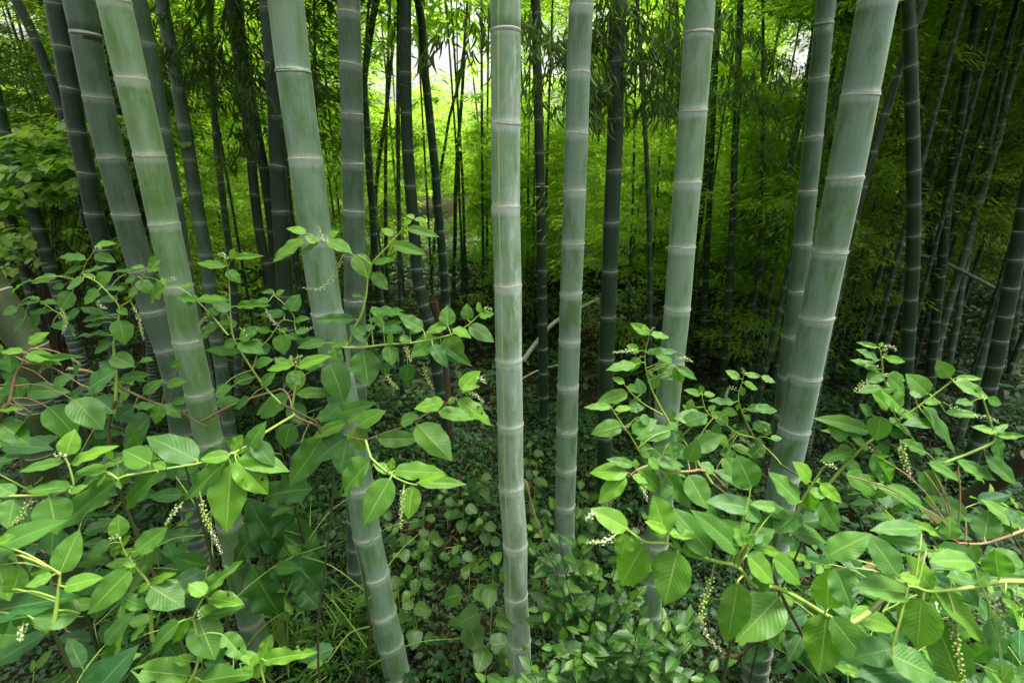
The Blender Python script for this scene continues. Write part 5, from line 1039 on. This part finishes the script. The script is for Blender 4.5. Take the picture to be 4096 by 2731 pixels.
HL = ['heart leaved herbs', 'heart leaved herbs']; HERBS = []
for i, (px, py, Y) in enumerate([(1600, 2090, 3.0), (1680, 2180, 2.7), (1560, 2230, 2.6), (1740, 2110, 3.1), (1830, 2160, 2.9), (1640, 2330, 2.4), (1530, 2010, 3.4), (1900, 1860, 3.6), (1760, 1960, 3.5), (1850, 1980, 3.3), (1700, 2020, 3.3), (1590, 2320, 2.35), (1930, 2060, 3.2), (1480, 2300, 2.5)]):
    herb(px, py, Y, .6, HL[0], 500+i, tone=.2+.25*random.random())
for i, (px, py, Y) in enumerate([(2150, 1850, 3.5), (2140, 1990, 3.1), (2190, 2090, 2.9), (2330, 1900, 3.5), (2330, 2010, 3.2), (2500, 2040, 2.9), (2560, 2070, 2.8), (2430, 1950, 3.2), (2170, 2230, 2.6), (2130, 1750, 4.0)]):
    herb(px, py, Y, .6, HL[1], 540+i, tone=.25+.2*random.random())
herb(1975, 2200, 2.0, .9, 'tall heart leaved herb just left of the central stalk, with the largest and brightest leaves', 601, .6, 11, .12, lean=(-.12, .02))
herb(1880, 2270, 2.1, .7, 'heart leaved herb with three big round leaves low left of the central stalk', 602, .4, 7, .13, lean=(.02, .05))
def broad_herb():
    org = at(1090, 2420, 2.25); org[2] = float(ground_z(org[0], org[1])); t = thing('broad_leaved_herb', 'dark herb with very large crinkled leaves between the feet of the two pale left stalks', 'herb', tuple(org)); ms, ml = MB(), MB()
    rs = np.random.default_rng(8); big = blade('oval', 14, 8, bend=.35, fold=.12, ripple=.12)
    for (bx, by, tx, ty, w_, dy) in [(1120, 2200, 1000, 2050, 120, 0), (1050, 2080, 1270, 2230, 190, .1), (1130, 2190, 1290, 2380, 170, -.05), (1010, 2260, 1110, 2500, 150, -.15), (1020, 2130, 900, 2260, 150, 0), (1180, 2330, 1260, 2420, 100, -.1), (1060, 1990, 1180, 1930, 150, .1)]:
        A, B = at(bx, by, 2.25+dy), at(tx, ty, 2.15+dy); L = np.linalg.norm(B-A); put_leaves(ml, big, A, B-A, np.array([0, -.6, 1.]), L, w_*2.4/F, .05+rs.uniform(0, .15)); tube(ms, smooth_path([org, (org+A)/2+[0, 0, .1], A], 9), .004, 6)
    ms.build('stem', M_STEM, t, org); ml.build('leaves', M_POKE, t, org)
broad_herb()

def shrub(root, ends, label, Ybase, L, tone, seed, sub=3):
    rs = np.random.default_rng(seed); org = np.array([root[0], root[1], float(ground_z(*root))]); t = thing('small_shrub', label, 'shrub', tuple(org), 'small leaved shrubs low right of the central stalk')
    for (px, py, dy) in ends:
        e = at(px, py, Ybase+dy); ms, ml = MB(), MB(); B = smooth_path([org, org*.5+e*.5+[0, 0, .12], e], 22); tube(ms, B, np.linspace(.005, .0012, 22), 6); d0 = norm(B[-1]-B[-5])
        paths = [(B, 10, .45)]
        for k in range(sub):
            f = rs.uniform(.45, .85); p = B[int(f*21)]; dd = norm(d0+rs.normal(0, .7, 3)*[1, 1, .5]); q_ = p+dd*rs.uniform(.1, .22); C = smooth_path([p, (p+q_)/2+[0, 0, .01], q_], 10); tube(ms, C, np.linspace(.002, .0008, 10), 4); paths.append((C, 6, .15))
        for (C, n, f0) in paths:
            for i in range(n):
                f = f0+(1-f0)*i/(n-1); p = C[min(int(f*(len(C)-1)), len(C)-1)]; d = norm(C[-1]-C[0]); u = norm(np.cross(d, [0, 0, 1.])); sgn = 1 if i % 2 else -1
                ax = norm(d*.6+u*sgn*.9+rs.normal(0, .25, 3)+[0, 0, -.2]) if i < n-1 else norm(d+rs.normal(0, .2, 3)); s_ = L*rs.uniform(.65, 1.15)*(.7 if i >= n-2 else 1)
                put_leaves(ml, POKE_LO[int(rs.integers(3))], p+ax*.006, ax, norm(np.array([0, -.35, 1.])+rs.normal(0, .25, 3)), s_, s_*rs.uniform(.48, .58), float(np.clip(tone+rs.normal(0, .12)+(.4 if i >= n-2 else 0), 0, 1)))
        bo = ms.build('branch', M_TWIG, t, org); ml.build('leaves', M_SHRUB, bo, org)
shrub((0.42, 1.95), [(2215, 2040, 0), (2190, 2160, 0), (2330, 2190, 0), (2300, 2060, .1), (2480, 2200, 0), (2400, 2300, -.1), (2260, 2290, -.1), (2150, 2330, .05), (2580, 2330, 0), (2520, 2400, -.1)], 'small leaved shrub with brown twigs spreading right of the central stalk', 1.75, .088, .12, 61)
shrub((0.55, 1.7), [(2280, 2450, 0), (2250, 2560, -.05), (2380, 2540, 0), (2470, 2580, 0), (2580, 2560, 0), (2560, 2460, 0), (2680, 2430, .1), (2800, 2420, .1), (2770, 2560, 0), (2900, 2660, .1), (2690, 2620, .1)], 'lower small leaved shrub hanging over the foot of the many jointed grey green stalk', 1.5, .095, .15, 62)
shrub((0.2, 1.6), [(2180, 2640, -.1), (2110, 2600, -.1), (2140, 2700, -.1), (2040, 2660, -.1)], 'sprig of small shiny leaves crossing the very foot of the central stalk', 1.35, .08, .3, 63, sub=1)

def grass(regions, n, label, L, seed):
    rs = np.random.default_rng(seed); mb = MB()
    for (px, py, rx, ry, m) in regions:
        for _ in range(m):
            r_ = ray(px+rs.normal(0, rx), py+rs.normal(0, ry)); tt = CAMZ/(-r_[2]); c = CAM+r_*tt; c[2] = float(ground_z(c[0], c[1]))
            for k in range(n):
                a = rs.uniform(0, 2*PI); ax = norm([math.cos(a)*.6, math.sin(a)*.6, rs.uniform(.3, 1.3)]); s_ = L*rs.uniform(.6, 1.2)
                put_leaves(mb, GRASS, c+rs.normal(0, .03, 3)*[1, 1, 0]+[0, 0, rs.uniform(0, .12)], ax, np.array([0, -.3, 1.]), s_, s_*.14, float(rs.uniform(.3, 1)))
    tag(mb.build('grass', M_SHRUB), label, 'grass', kind='stuff')
grass([(1250, 2640, 130, 60, 40), (1430, 2520, 60, 60, 20), (1100, 2600, 60, 60, 12), (480, 2450, 120, 50, 34), (600, 2600, 120, 70, 22), (3200, 2450, 100, 60, 12)], 8, 'bright narrow bladed grass tufts at the bottom, left of the curved stalk foot', .13, 71)

# ------------------------------------------------------------------ labels that single out each far stem and herb by the stalks it shows between
MARKS = [(-9999, 'left edge'), (570, 'wide slate stalk'), (690, 'pale left stalk'), (1320, 'thick pale stalk'), (1418, 'upright grey stalk'), (1680, 'bent dark stalk'),
         (2030, 'palest stalk'), (2285, 'many jointed stalk'), (2435, 'deep green stalk'), (2710, 'pale right stalk'), (2920, 'free dark stalk'), (3280, 'thickest right stalk'), (3635, 'near black stalk'), (99999, 'right edge')]
ORD = 'first second third fourth fifth sixth seventh eighth ninth tenth eleventh twelfth thirteenth fourteenth fifteenth sixteenth seventeenth eighteenth nineteenth twentieth'.split()
ORD += [f'twenty-{o_}' for o_ in ORD[:9]]+['thirtieth']+[f'thirty-{o_}' for o_ in ORD[:9]]+['fortieth']
def relabel(items, z):
    cells = {}
    for (t, x, y, kind) in items:
        px = float(project(np.array([x, y, z]))[0][0]); k = max(i for i, m in enumerate(MARKS) if m[0] <= px); cells.setdefault((kind, k), []).append((px, t))
    for (kind, k), L in cells.items():
        L.sort(key=lambda a: a[0])
        for i, (px, t) in enumerate(L):
            where = f'between the {MARKS[k][1]} and {MARKS[k+1][1]}'
            t['label'] = (f'{ORD[min(i, 39)]} from left of {kind} ' if len(L) > 1 else f'only one of {kind} ')+where
relabel(FAR, 2.4); relabel(HERBS, 0.6)
